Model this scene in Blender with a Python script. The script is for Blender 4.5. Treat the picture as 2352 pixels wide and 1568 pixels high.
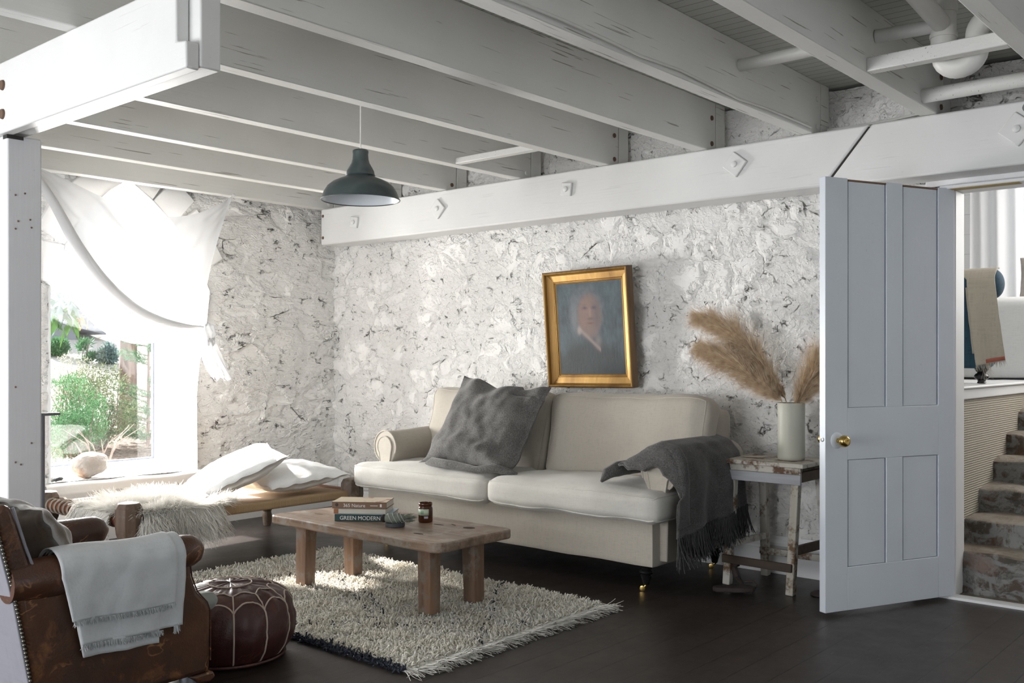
import bpy, bmesh, math, random
import numpy as np
from mathutils import Vector, Matrix, noise as mnoise
random.seed(7); RNG = np.random.default_rng(11)
for o in list(bpy.data.objects): bpy.data.objects.remove(o)
SC = bpy.context.scene
COL = SC.collection
PI = math.pi
R = math.radians
# ---------------------------------------------------------------- camera, world, sun, lights, exposure
cam_d = bpy.data.cameras.new('camera'); cam = bpy.data.objects.new('camera', cam_d); COL.objects.link(cam)
cam.location = (0, 0, 1.17); cam.rotation_euler = (R(90), 0, R(40.7))
cam_d.sensor_width = 36; cam_d.lens = 36*2239/2352; cam_d.shift_y = 33/2352; cam_d.clip_start = 0.05; cam_d.clip_end = 200
SC.camera = cam
SC.view_settings.view_transform = 'Standard'; SC.view_settings.look = 'None'
SC.view_settings.gamma = 1; SC.view_settings.use_curve_mapping = False
SC.view_settings.exposure = 0.14
W = bpy.data.worlds.new('world'); SC.world = W; W.use_nodes = True
bg = W.node_tree.nodes['Background']; bg.inputs[0].default_value = (0.86, 0.93, 1.0, 1); bg.inputs[1].default_value = 1.25
def lamp(name, kind, loc, energy, color, rot=None, look=None, size=(1, 1), angle=0.02):
    d = bpy.data.lights.new(name, kind); d.energy = energy; d.color = color
    o = bpy.data.objects.new(name, d); COL.objects.link(o); o.location = loc
    if kind == 'AREA': d.shape = 'RECTANGLE'; d.size, d.size_y = size
    if kind == 'SUN': d.angle = angle
    if look is not None: o.rotation_euler = Vector(look).to_track_quat('-Z', 'Y').to_euler()
    return o
lamp('sun', 'SUN', (-12, 3, 8), 21.0, (1.0, 0.96, 0.90), look=(0.83, 0.06, -0.55), angle=0.04)
lamp('daylight_rear_window', 'AREA', (-3.7, -2.3, 0.95), 172, (0.97, 0.98, 1.0), look=(0.03, 1, 0.14), size=(3.0, 1.5))
lamp('daylight_side_window', 'AREA', (1.55, 1.3, 1.2), 5, (0.80, 0.90, 1.0), look=(-1, 0.1, 0), size=(1.8, 1.5))
lamp('daylight_left_window', 'AREA', (-6.65, 3.18, 0.98), 140, (1.0, 0.985, 0.96), look=(1, -0.05, -0.16), size=(0.85, 0.7))
lamp('daylight_upper_room', 'AREA', (-0.3, 7.4, 2.3), 60, (1.0, 0.98, 0.95), look=(-1, -0.15, -0.35), size=(2.0, 1.6))
# ---------------------------------------------------------------- object helpers
def tag(o, label=None, cat=None, group=None, kind=None):
    if label: o['label'] = label
    if cat: o['category'] = cat
    if group: o['group'] = group
    if kind: o['kind'] = kind
    return o
def thing(name, label, cat, loc=(0, 0, 0), rz=0, group=None):
    o = bpy.data.objects.new(name, None); COL.objects.link(o); o.location = loc; o.rotation_euler = (0, 0, rz)
    o.empty_display_size = 0.1
    return tag(o, label, cat, group)
def world_m(o):
    m = Matrix.LocRotScale(o.location, o.rotation_euler, o.scale)
    return world_m(o.parent) @ m if o.parent else m
def nrm(v):
    v = np.asarray(v, float); return v/np.maximum(np.linalg.norm(v, axis=-1, keepdims=True), 1e-9)
class MB:
    def __init__(s): s.v = []; s.f = []; s.n = 0; s.cols = None
    def add(s, V, F):
        V = np.asarray(V, float).reshape(-1, 3); s.v.append(V)
        for f in F: s.f.append([i+s.n for i in f])
        s.n += len(V); return s
    def box(s, x0, x1, y0, y1, z0, z1, M=None):
        V = np.array([(x, y, z) for x in (x0, x1) for y in (y0, y1) for z in (z0, z1)], float)
        if M is not None: V = tf(V, M)
        return s.add(V, [(0,1,3,2),(4,6,7,5),(0,4,5,1),(2,3,7,6),(0,2,6,4),(1,5,7,3)])
    def bar(s, a, b, w, h, up=(0,0,1), w2=None, h2=None):
        a = np.array(a, float); b = np.array(b, float); d = nrm(b-a); r = nrm(np.cross(d, up)); u = np.cross(r, d)
        w2 = w if w2 is None else w2; h2 = h if h2 is None else h2
        V = [a-r*w/2-u*h/2, a+r*w/2-u*h/2, a+r*w/2+u*h/2, a-r*w/2+u*h/2, b-r*w2/2-u*h2/2, b+r*w2/2-u*h2/2, b+r*w2/2+u*h2/2, b-r*w2/2+u*h2/2]
        return s.add(V, [(0,3,2,1),(4,5,6,7),(0,1,5,4),(1,2,6,5),(2,3,7,6),(3,0,4,7)])
    def tube(s, P, r, n=8, closed=False, cap=True):
        P = np.asarray(P, float); m = len(P)
        rr = np.full(m, r) if np.isscalar(r) else np.asarray(r, float)
        T = np.gradient(P, axis=0) if not closed else (np.roll(P, -1, 0)-np.roll(P, 1, 0)); T = nrm(T)
        ref = np.array((0, 0, 1.0)) if abs(T[0][2]) < 0.9 else np.array((1.0, 0, 0))
        N = nrm(np.cross(T[0], ref)); V = []
        for i in range(m):
            N = nrm(N - T[i]*np.dot(N, T[i])); B = np.cross(T[i], N)
            for k in range(n):
                a = 2*PI*k/n; V.append(P[i]+rr[i]*(math.cos(a)*N+math.sin(a)*B))
        F = []
        for i in range(m if closed else m-1):
            j = (i+1) % m
            for k in range(n): F.append((i*n+k, i*n+(k+1) % n, j*n+(k+1) % n, j*n+k))
        if cap and not closed: F.append(list(range(n))[::-1]); F.append([(m-1)*n+k for k in range(n)])
        return s.add(V, F)
    def lathe(s, prof, c=(0, 0, 0), n=32, M=None, capb=True, capt=True):
        V = []; F = []; m = len(prof)
        for (r, z) in prof:
            for k in range(n):
                a = 2*PI*k/n; V.append((r*math.cos(a), r*math.sin(a), z))
        for i in range(m-1):
            for k in range(n): F.append((i*n+k, i*n+(k+1) % n, (i+1)*n+(k+1) % n, (i+1)*n+k))
        if capb and prof[0][0] > 1e-5: F.append(list(range(n))[::-1])
        if capt and prof[-1][0] > 1e-5: F.append([(m-1)*n+k for k in range(n)])
        V = np.array(V)
        if M is not None: V = tf(V, M)
        return s.add(V+np.array(c), F)
    def prism(s, poly, a, b, axis='x', M=None):
        n = len(poly); V = []
        for h in (a, b):
            for (p, q) in poly: V.append({'x': (h, p, q), 'y': (p, h, q), 'z': (p, q, h)}[axis])
        F = [list(range(n)), [n+i for i in range(n)][::-1]]+[(i, i+n, (i+1) % n+n, (i+1) % n) for i in range(n)]
        V = np.array(V, float)
        if M is not None: V = tf(V, M)
        return s.add(V, F)
    def grid(s, fn, nu, nv, closed_u=False):
        V = [fn(i/(nu-1) if not closed_u else i/nu, j/(nv-1)) for j in range(nv) for i in range(nu)]
        F = []
        for j in range(nv-1):
            for i in range(nu if closed_u else nu-1):
                k = (i+1) % nu; F.append((j*nu+i, j*nu+k, (j+1)*nu+k, (j+1)*nu+i))
        return s.add(V, F)
    def sphere(s, c, r, nu=16, nv=10, sc=(1, 1, 1)):
        prof = [(max(r*math.sin(PI*i/nv), 1e-4), -r*math.cos(PI*i/nv)) for i in range(nv+1)]
        return s.lathe(prof, c, nu, Matrix.Diagonal((*sc, 1)))
    def build(s, name, m, parent=None, smooth=True, bevel=0, bseg=2, subsurf=0, solid=0, solid_off=-1, local=False, disp=None, fix=True, auto=40):
        V = np.concatenate(s.v) if s.v else np.zeros((0, 3))
        me = bpy.data.meshes.new(name)
        o = bpy.data.objects.new(name, me); COL.objects.link(o)
        if parent is not None:
            o.parent = parent
            if not local: V = tf(V, world_m(parent).inverted())
        else:
            c = np.array([(V[:,0].min()+V[:,0].max())/2, (V[:,1].min()+V[:,1].max())/2, V[:,2].min()]); V = V-c; o.location = c
        me.from_pydata(V.tolist(), [], s.f); me.update()
        if fix:
            b = bmesh.new(); b.from_mesh(me); bmesh.ops.recalc_face_normals(b, faces=b.faces); b.to_mesh(me); b.free()
        if smooth:
            me.polygons.foreach_set('use_smooth', [True]*len(me.polygons))
            if auto and not subsurf:
                try: me.set_sharp_from_angle(angle=R(auto))
                except Exception: pass
        if m: me.materials.append(m)
        if s.cols is not None:
            at = me.color_attributes.new('paint', 'FLOAT_COLOR', 'POINT'); at.data.foreach_set('color', np.asarray(s.cols, np.float32).ravel())
        if solid:
            q = o.modifiers.new('solid', 'SOLIDIFY'); q.thickness = solid; q.offset = solid_off
        if bevel:
            q = o.modifiers.new('bevel', 'BEVEL'); q.width = bevel; q.segments = bseg; q.limit_method = 'ANGLE'; q.angle_limit = R(35); q.harden_normals = False
        if subsurf:
            q = o.modifiers.new('sub', 'SUBSURF'); q.levels = subsurf; q.render_levels = subsurf
        return o
def tf(V, M):
    A = np.array(M); V = np.asarray(V, float); return V @ A[:3, :3].T + A[:3, 3]
def fastmesh(name, V, F, m, parent=None, smooth=True):
    """V (n,3), F (k,4) or (k,3) index arrays -> one mesh object"""
    V = np.asarray(V, np.float32)
    o = bpy.data.objects.new(name, bpy.data.meshes.new(name)); COL.objects.link(o); me = o.data
    if parent is not None: o.parent = parent; V = tf(V, world_m(parent).inverted()).astype(np.float32)
    else:
        c = np.array([(V[:,0].min()+V[:,0].max())/2, (V[:,1].min()+V[:,1].max())/2, V[:,2].min()]); V = (V-c).astype(np.float32); o.location = c
    F = np.asarray(F, np.int32); k, q = F.shape
    me.vertices.add(len(V)); me.vertices.foreach_set('co', V.ravel())
    me.loops.add(k*q); me.loops.foreach_set('vertex_index', F.ravel())
    me.polygons.add(k); me.polygons.foreach_set('loop_start', np.arange(0, k*q, q, dtype=np.int32))
    if smooth: me.polygons.foreach_set('use_smooth', np.ones(k, bool))
    me.update(); me.validate()
    if m: me.materials.append(m)
    return o
def strands(P, D, L, r, segs=3, droop=0.0, curl=0.0, tip=0.15, sides=3, down=(0, 0, -1)):
    """tapered tufts. P,D (n,3) roots, directions; L (n,) lengths; returns V,F arrays"""
    n = len(P); D = nrm(D); L = np.broadcast_to(np.asarray(L, float), (n,)); r = np.broadcast_to(np.asarray(r, float), (n,))
    ref = nrm(RNG.normal(size=(n, 3))); N = nrm(np.cross(D, ref)); B = nrm(np.cross(D, N))
    cur = RNG.normal(size=(n, 3))*curl; dn = np.array(down, float); pos = P.copy(); d = D.copy(); rings = []
    for i in range(segs+1):
        t = i/segs; rad = r*(1-t*(1-tip))
        for k in range(sides):
            a = 2*PI*k/sides; rings.append(pos+(math.cos(a)*N+math.sin(a)*B)*rad[:, None])
        d = nrm(d+(dn*droop+cur)/segs); pos = pos+d*(L/segs)[:, None]
    V = np.stack(rings, 1).reshape(-1, 3); per = (segs+1)*sides; F = []
    for i in range(segs):
        for k in range(sides): F.append((i*sides+k, i*sides+(k+1) % sides, (i+1)*sides+(k+1) % sides, (i+1)*sides+k))
    F = (np.arange(n)[:, None, None]*per+np.array(F)[None]).reshape(-1, 4)
    return V, F
def nz(x, y, z, s=1.0): return mnoise.noise(Vector((x*s, y*s, z*s)))
# ---------------------------------------------------------------- material helpers
class NT:
    def __init__(s, name):
        s.m = bpy.data.materials.new(name); s.m.use_nodes = True; s.t = s.m.node_tree
        s.b = s.t.nodes['Principled BSDF']; s.out = s.t.nodes['Material Output']; s.co = None
    def n(s, t, **k):
        x = s.t.nodes.new('ShaderNode'+t)
        for a, b in k.items(): setattr(x, a, b)
        return x
    def l(s, a, b): s.t.links.new(a, b)
    def coord(s, scale=(1, 1, 1), kind='Object', warp=0.0, wscale=5):
        tc = s.n('TexCoord'); mp = s.n('Mapping'); mp.inputs['Scale'].default_value = scale
        s.l(tc.outputs[kind], mp.inputs['Vector']); out = mp.outputs[0]
        if warp:
            nn = s.n('TexNoise'); nn.inputs['Scale'].default_value = wscale; nn.inputs['Detail'].default_value = 3; s.l(out, nn.inputs['Vector'])
            vm = s.n('VectorMath', operation='MULTIPLY_ADD'); vm.inputs[1].default_value = (warp,)*3; s.l(nn.outputs['Color'], vm.inputs[0]); s.l(out, vm.inputs[2]); out = vm.outputs[0]
        return out
    def noise(s, co, scale, detail=4, rough=0.55, dist=0):
        x = s.n('TexNoise'); x.inputs['Scale'].default_value = scale; x.inputs['Detail'].default_value = detail
        x.inputs['Roughness'].default_value = rough; x.inputs['Distortion'].default_value = dist
        if co is not None: s.l(co, x.inputs['Vector'])
        return x.outputs['Fac']
    def vor(s, co, scale, feature='F1', out='Distance', rnd=1.0):
        x = s.n('TexVoronoi', feature=feature); x.inputs['Scale'].default_value = scale; x.inputs['Randomness'].default_value = rnd
        s.l(co, x.inputs['Vector']); return x.outputs[out]
    def wave(s, co, scale, dist=0, detail=2, direction='X', dscale=1):
        x = s.n('TexWave', bands_direction=direction); x.inputs['Scale'].default_value = scale; x.inputs['Distortion'].default_value = dist
        x.inputs['Detail'].default_value = detail; x.inputs['Detail Scale'].default_value = dscale; s.l(co, x.inputs['Vector']); return x.outputs['Fac']
    def ramp(s, fac, stops, interp='LINEAR'):
        x = s.n('ValToRGB'); x.color_ramp.interpolation = interp; e = x.color_ramp.elements
        while len(e) < len(stops): e.new(0.5)
        for q, (p, c) in zip(e, stops): q.position = p; q.color = (c, c, c, 1) if np.isscalar(c) else (*c, 1)
        s.l(fac, x.inputs[0]); return x.outputs[0]
    def mix(s, f, a, b, blend='MIX'):
        x = s.n('Mix', data_type='RGBA', blend_type=blend)
        for inp, v in ((x.inputs[0], f), (x.inputs[6], a), (x.inputs[7], b)):
            if isinstance(v, (int, float)): inp.default_value = v if inp == x.inputs[0] else (v, v, v, 1)
            elif isinstance(v, tuple): inp.default_value = (*v, 1)
            else: s.l(v, inp)
        return x.outputs[2]
    def math(s, op, a, b=None, c=None, clamp=False):
        x = s.n('Math', operation=op); x.use_clamp = clamp
        for i, v in enumerate((a, b, c)):
            if v is None: continue
            if isinstance(v, (int, float)): x.inputs[i].default_value = v
            else: s.l(v, x.inputs[i])
        return x.outputs[0]
    def bump(s, h, strength=0.3, dist=0.01, normal=None):
        x = s.n('Bump'); x.inputs['Strength'].default_value = strength; x.inputs['Distance'].default_value = dist
        s.l(h, x.inputs['Height'])
        if normal is not None: s.l(normal, x.inputs['Normal'])
        s.l(x.outputs[0], s.b.inputs['Normal']); return x.outputs[0]
    def set(s, color=None, rough=None, metal=None, **k):
        for key, v in (('Base Color', color), ('Roughness', rough), ('Metallic', metal)):
            if v is None: continue
            if isinstance(v, (int, float)): s.b.inputs[key].default_value = v
            elif isinstance(v, tuple): s.b.inputs[key].default_value = (*v, 1)
            else: s.l(v, s.b.inputs[key])
        for key, v in k.items(): s.b.inputs[key.replace('_', ' ')].default_value = v
        return s
def paint(name, col, rough=0.5, grain=0.12, scale=(1, 1, 1), dirt=0.0, cracks=0.0, dirtcol=(0.2, 0.17, 0.13), nscale=60, axis='Y'):
    t = NT(name); sc = {'X': (0.06, 1, 1), 'Y': (1, 0.06, 1), 'Z': (1, 1, 0.06), 'N': (1, 1, 1)}[axis]
    co = t.coord(sc); h = t.noise(co, nscale, 5); base = t.mix(t.ramp(t.noise(t.coord(), 3, 4), [(0.3, 0.0), (0.7, 1.0)]), tuple(c*0.94 for c in col), col)
    if cracks:
        oi = t.n('ObjectInfo'); va = t.n('VectorMath', operation='MULTIPLY_ADD'); cb = t.n('CombineXYZ'); [t.l(oi.outputs['Random'], cb.inputs[i]) for i in range(3)]
        t.l(cb.outputs[0], va.inputs[0]); va.inputs[1].default_value = (7, 7, 7); t.l(t.coord(), va.inputs[2]); oco = va.outputs[0]
        mp = t.n('Mapping'); mp.inputs['Scale'].default_value = tuple(x*(0.4 if x < 1 else 1) for x in sc); t.l(oco, mp.inputs[0])
        k = t.ramp(t.noise(mp.outputs[0], 105, 2, 0.5, 0.1), [(0.0, 1.0), (0.300, 1.0), (0.318, 0.0), (1.0, 0.0)])
        k = t.math('MULTIPLY', k, t.ramp(t.noise(oco, 2.3, 3), [(0.42, 0.0), (0.50, 1.0)]))
        base = t.mix(t.math('MULTIPLY', k, cracks), base, dirtcol); h = t.math('SUBTRACT', h, t.math('MULTIPLY', k, 1.5))
    if dirt:
        d = t.ramp(t.noise(t.coord(), 45, 6, 0.7), [(0.0, 0.0), (0.66, 0.0), (0.72, 1.0), (1.0, 1.0)])
        d = t.math('MULTIPLY', d, t.ramp(t.noise(t.coord(), 5, 3), [(0.5, 0.0), (0.62, 1.0)])); base = t.mix(t.math('MULTIPLY', d, dirt), base, dirtcol)
    t.set(color=base, rough=rough); t.bump(h, grain, 0.004); return t.m
def fabric(name, col, weave=450, rough=0.9, bump=0.35, var=0.12, fleck=None, sheen=0.2, big=3.0):
    t = NT(name); co = t.coord((1, 1, 1))
    w = t.math('ADD', t.noise(t.coord((0.12, 1, 1)), weave*0.5, 2), t.noise(t.coord((1, 0.12, 0.12)), weave*0.5, 2))
    base = t.mix(t.noise(co, big, 4, 0.6), tuple(c*(1-var) for c in col), tuple(min(c*(1+var*0.6), 1) for c in col))
    base = t.mix(t.ramp(w, [(0.75, 0.0), (1.25, 1.0)]), tuple(c*(1-var) for c in col), base)
    if fleck:
        f = t.ramp(t.math('ADD', t.math('MULTIPLY', t.noise(co, 210, 3, 0.7), 0.72), t.math('MULTIPLY', t.noise(co, 8, 4, 0.6), 0.28)), [(0.42, 0.0), (0.60, 1.0)]); base = t.mix(f, base, fleck)
    t.set(color=base, rough=rough); t.b.inputs['Sheen Weight'].default_value = sheen
    t.bump(t.math('ADD', t.math('MULTIPLY', w, 0.35), t.noise(co, 12, 4)), bump, 0.006); return t.m
def wood(name, c1, c2, c3, axis='X', rough=0.5, scale=1.0, bump=0.25, worn=None):
    sc = {'X': (0.08, 1, 1), 'Y': (1, 0.08, 1), 'Z': (1, 1, 0.08)}[axis]
    t = NT(name); co = t.coord(tuple(x*scale for x in sc), warp=0.06, wscale=3)
    g = t.noise(co, 34, 6, 0.65); g2 = t.noise(co, 7, 3)
    base = t.mix(t.ramp(g, [(0.32, 0.0), (0.68, 1.0)]), c1, c2); base = t.mix(t.ramp(g2, [(0.45, 0.0), (0.7, 1.0)]), base, c3)
    if worn:
        w = t.ramp(t.noise(t.coord(), 9, 7, 0.7), [(0.5, 0.0), (0.6, 1.0)]); base = t.mix(w, base, worn)
    t.set(color=base, rough=rough); t.bump(g, bump, 0.004); return t.m
def plain(name, col, rough=0.5, metal=0.0, bump=0, bs=80, **k):
    t = NT(name); c = t.mix(t.noise(t.coord(), 9, 4), tuple(x*0.88 for x in col), col); t.set(color=c, rough=rough, metal=metal, **k)
    if bump: t.bump(t.noise(t.coord(), bs, 4), bump, 0.004)
    return t.m
def limestone(name, stretch=(1, 1, 1), courses=1.0, col=(0.89, 0.875, 0.85)):
    """rough white-washed rubble: lumps, recessed joints, thin dark crevices"""
    t = NT(name); co = t.coord(stretch, warp=0.17, wscale=5); c0 = t.coord(stretch)
    e = t.vor(co, 5.0*courses, 'DISTANCE_TO_EDGE'); joint = t.ramp(e, [(0.0, 0.0), (0.04, 0.35), (0.16, 1.0), (1.0, 1.0)], 'EASE')
    cs = t.n('SeparateColor'); t.l(t.vor(co, 5.0*courses, 'F1', 'Color'), cs.inputs[0])
    has = t.ramp(cs.outputs[1], [(0.0, 0.0), (0.40, 0.0), (0.60, 1.0)]); plate = t.math('MULTIPLY', t.math('MULTIPLY', joint, has), t.ramp(t.noise(co, 10, 4, 0.6), [(0.40, 0.25), (0.52, 1.0)])); rough_ = t.math('SUBTRACT', 1.0, t.math('MULTIPLY', plate, 0.82))
    co2 = t.coord(stretch, warp=0.15, wscale=8); e2 = t.vor(co2, 13*courses, 'DISTANCE_TO_EDGE'); chips = t.ramp(e2, [(0.0, 0.0), (0.07, 0.8), (0.2, 1.0)])
    sx = t.n('SeparateColor'); t.l(t.vor(co2, 13*courses, 'F1', 'Color'), sx.inputs[0])
    big = t.noise(c0, 2.2, 3); mid = t.noise(c0, 15, 6, 0.6); fine = t.noise(c0, 70, 5, 0.7, 0.6)
    k1 = t.math('ABSOLUTE', t.math('SUBTRACT', t.noise(co2, 9.0, 2, 0.5, 0.7), 0.5)); c1 = t.ramp(k1, [(0.0, 1.0), (0.006, 1.0), (0.022, 0.0), (1.0, 0.0)])
    c1 = t.math('MULTIPLY', c1, t.ramp(t.noise(c0, 9.0, 3, 0.6), [(0.56, 0.0), (0.62, 1.0)]))
    jl = t.ramp(e2, [(0.0, 1.0), (0.012, 1.0), (0.035, 0.0), (1.0, 0.0)]); jl = t.math('MULTIPLY', jl, t.ramp(t.noise(c0, 11, 3, 0.6), [(0.64, 0.0), (0.70, 1.0)]))
    jb = t.ramp(e, [(0.0, 1.0), (0.008, 1.0), (0.024, 0.0), (1.0, 0.0)]); jb = t.math('MULTIPLY', jb, t.ramp(t.noise(c0, 6, 3, 0.6), [(0.56, 0.0), (0.64, 1.0)]))
    dots = t.ramp(t.noise(c0, 48, 3, 0.6, 0.5), [(0.0, 1.0), (0.28, 1.0), (0.32, 0.0), (1.0, 0.0)])
    cs3 = t.coord((stretch[0]*1.0, stretch[1]*1.0, stretch[2]*0.42), warp=0.25, wscale=6); tk = t.ramp(t.noise(cs3, 52, 2, 0.5, 0.3), [(0.0, 1.0), (0.285, 1.0), (0.315, 0.0), (1.0, 0.0)]); tk = t.math('MULTIPLY', tk, t.ramp(t.noise(c0, 5, 3, 0.6), [(0.45, 0.0), (0.55, 1.0)])); dots = t.math('MAXIMUM', dots, tk)
    crev = t.math('MAXIMUM', t.math('MULTIPLY', t.math('MAXIMUM', c1, t.math('MAXIMUM', jl, dots)), rough_), jb)
    h = t.math('MULTIPLY', plate, 0.17); h = t.math('MULTIPLY_ADD', cs.outputs[0], 0.16, h); h = t.math('MULTIPLY_ADD', t.math('MULTIPLY', t.math('MULTIPLY_ADD', chips, 0.08, t.math('MULTIPLY', sx.outputs[0], 0.20)), rough_), 1.0, h)
    h = t.math('MULTIPLY_ADD', big, 0.5, h); h = t.math('MULTIPLY_ADD', t.math('MULTIPLY', mid, rough_), 0.85, h); h = t.math('MULTIPLY_ADD', t.math('MULTIPLY', fine, rough_), 0.16, h)
    h = t.math('MULTIPLY_ADD', crev, -0.45, h)
    d = t.n('Displacement'); d.inputs['Scale'].default_value = 0.052; d.inputs['Midlevel'].default_value = 0.85; t.l(h, d.inputs['Height']); t.l(d.outputs[0], t.out.inputs['Displacement'])
    t.m.displacement_method = 'BOTH'
    base = t.mix(t.noise(c0, 5, 4), tuple(c*0.93 for c in col), col)
    dust = t.ramp(t.noise(co, 17, 6, 0.7), [(0.60, 0.0), (0.8, 0.4)]); base = t.mix(dust, base, (0.70, 0.68, 0.64))
    base = t.mix(t.math('MULTIPLY', crev, 0.9), base, (0.07, 0.062, 0.052)); t.set(color=base, rough=0.8); return t.m  # crevice dirt and the shade inside the cracks, both painted dark into the colour
M = {}
M['wall_b'] = limestone('white_limewashed_rubble', (1.0, 1.0, 1.15))
M['wall_l'] = limestone('white_limewashed_courses', (1.0, 0.72, 1.4), 1.0)
M['joist'] = paint('joist_paint', (0.72, 0.715, 0.69), 0.55, 0.25, cracks=0.75, dirt=0.35, axis='Y')
M['beam'] = paint('beam_paint', (0.72, 0.72, 0.71), 0.5, 0.18, cracks=0.12, dirt=0.2, axis='X')
M['post'] = paint('post_paint', (0.70, 0.70, 0.72), 0.5, 0.15, dirt=0.5, axis='Z')
M['trim'] = paint('trim_paint', (0.82, 0.82, 0.825), 0.4, 0.12, dirt=0.3, axis='X')
M['trimv'] = paint('frame_paint', (0.83, 0.83, 0.84), 0.4, 0.12, dirt=0.3, axis='Z')
M['doorp'] = paint('door_paint', (0.66, 0.71, 0.77), 0.38, 0.12, dirt=0.5, axis='Z')
M['plaster'] = paint('smooth_plaster', (0.82, 0.81, 0.79), 0.7, 0.3, axis='N')
M['dark_gap'] = plain('dark_gap', (0.035, 0.033, 0.03), 0.8)
M['rust'] = plain('rusty_metal', (0.16, 0.10, 0.07), 0.75, 0.3, 0.4)
M['raw_edge'] = wood('raw_wood_edge', (0.20, 0.10, 0.05), (0.30, 0.17, 0.09), (0.12, 0.06, 0.03))
M['yellow_edge'] = plain('yellowed_timber', (0.45, 0.33, 0.13), 0.6)
M['brass'] = plain('brass', (0.62, 0.43, 0.14), 0.22, 1.0)
M['black_wood'] = plain('black_lacquer', (0.012, 0.012, 0.013), 0.22)
M['sofa'] = fabric('oatmeal_linen', (0.45, 0.41, 0.35), 420, 0.92, 0.28, 0.10)
M['sofa_seat'] = fabric('pale_linen', (0.57, 0.55, 0.505), 420, 0.92, 0.28, 0.08)
M['greywool'] = fabric('grey_wool', (0.060, 0.057, 0.053), 300, 0.95, 0.5, 0.30, fleck=(0.155, 0.148, 0.14), big=14)
M['throwwool'] = fabric('charcoal_wool', (0.035, 0.034, 0.033), 300, 0.95, 0.5, 0.30, fleck=(0.105, 0.10, 0.097), big=14)
M['fringe'] = plain('grey_fringe', (0.065, 0.065, 0.065), 0.95)
M['white_linen'] = fabric('white_linen', (0.80, 0.80, 0.79), 380, 0.9, 0.3, 0.05)
M['pale_throw'] = fabric('pale_grey_throw', (0.60, 0.62, 0.635), 300, 0.95, 0.3, 0.07)
M['pale_fringe'] = plain('pale_fringe', (0.58, 0.60, 0.61), 0.95)
def hairy(name, col, tr=0.45):
    t = NT(name); c = t.mix(t.noise(t.coord(), 12, 3), tuple(x*0.86 for x in col), col); t.set(color=c, rough=0.85); q = t.n('BsdfTranslucent'); t.l(c, q.inputs[0]); m = t.n('MixShader'); m.inputs[0].default_value = tr
    t.l(t.b.outputs[0], m.inputs[1]); t.l(q.outputs[0], m.inputs[2]); t.l(m.outputs[0], t.out.inputs['Surface']); return t.m
M['fur'] = hairy('sheepskin_hair', (1.0, 0.98, 0.94), 0.5)
M['hide'] = plain('sheepskin_hide', (0.94, 0.92, 0.86), 0.9)
M['ewood'] = plain('green_enamel', (0.060, 0.078, 0.080), 0.28, 0.0, 0.06, 14)
M['enamel_in'] = plain('white_enamel', (0.72, 0.76, 0.80), 0.25)
M['cord'] = plain('white_cord', (0.78, 0.77, 0.75), 0.6)
M['pvc'] = plain('painted_pipe', (0.70, 0.69, 0.66), 0.45)
M['gold'] = wood('gilt', (0.34, 0.19, 0.05), (0.48, 0.29, 0.09), (0.24, 0.125, 0.035), 'Z', 0.42)
M['gold'].node_tree.nodes['Principled BSDF'].inputs['Metallic'].default_value = 0.55
M['gold_dark'] = wood('dark_gilt', (0.10, 0.055, 0.02), (0.20, 0.11, 0.04), (0.06, 0.03, 0.012), 'Z', 0.45)
M['table'] = wood('table_wood', (0.16, 0.098, 0.06), (0.37, 0.265, 0.19), (0.14, 0.095, 0.065), 'X', 0.40, worn=(0.30, 0.25, 0.205))
M['tleg'] = wood('table_leg_wood', (0.15, 0.085, 0.05), (0.28, 0.165, 0.10), (0.10, 0.07, 0.05), 'Z', 0.6, bump=0.5, worn=(0.22, 0.18, 0.145))
M['hole'] = plain('dark_knot', (0.05, 0.035, 0.025), 0.8)
M['bedwood'] = wood('daybed_wood', (0.075, 0.045, 0.027), (0.13, 0.08, 0.05), (0.045, 0.03, 0.02), 'Z', 0.55, worn=(0.13, 0.105, 0.08))
M['redwood'] = plain('red_rail_wood', (0.20, 0.075, 0.04), 0.45, 0, 0.2)
M['rope'] = plain('hemp_rope', (0.30, 0.25, 0.20), 0.9, 0, 0.5, 200)
def straw():
    t = NT('woven_straw'); w = t.wave(t.coord(), 55, 1.2, 2, 'Y', 2); c = t.mix(w, (0.22, 0.13, 0.06), (0.42, 0.28, 0.15)); c = t.mix(t.noise(t.coord(), 7, 3), c, (0.36, 0.25, 0.14))
    t.set(color=c, rough=0.6); t.bump(w, 0.5, 0.004); return t.m
M['straw'] = straw()
def leather(name, a, b, c, rough=0.42, crack=(0.40, 0.20, 0.07)):
    t = NT(name); co = t.coord(); base = t.mix(t.ramp(t.noise(co, 3.2, 5, 0.6), [(0.35, 0.0), (0.65, 1.0)]), a, b)
    base = t.mix(t.ramp(t.noise(t.coord(warp=0.3, wscale=4), 6, 6, 0.7), [(0.56, 0.0), (0.68, 1.0)]), base, c)
    k = t.math('ABSOLUTE', t.math('SUBTRACT', t.noise(co, 4.5, 4, 0.6, 1.0), 0.5)); k = t.ramp(k, [(0.0, 1.0), (0.004, 1.0), (0.012, 0.0), (1.0, 0.0)])
    k = t.math('MULTIPLY', k, t.ramp(t.noise(co, 5.5, 2), [(0.52, 0.0), (0.60, 1.0)])); base = t.mix(t.math('MULTIPLY', k, 0.7), base, crack)
    t.set(color=base, rough=t.math('MULTIPLY_ADD', t.noise(co, 12, 5), 0.35, rough-0.16)); t.bump(t.math('ADD', t.noise(co, 150, 3), t.math('MULTIPLY', t.noise(co, 9, 5), 3.0)), 0.22, 0.006); return t.m
M['leather'] = leather('tan_leather', (0.115, 0.046, 0.019), (0.045, 0.020, 0.011), (0.19, 0.080, 0.027), 0.38)
M['leather_arm'] = leather('dark_arm_leather', (0.085, 0.034, 0.017), (0.05, 0.02, 0.012), (0.20, 0.085, 0.032), 0.34)
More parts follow.
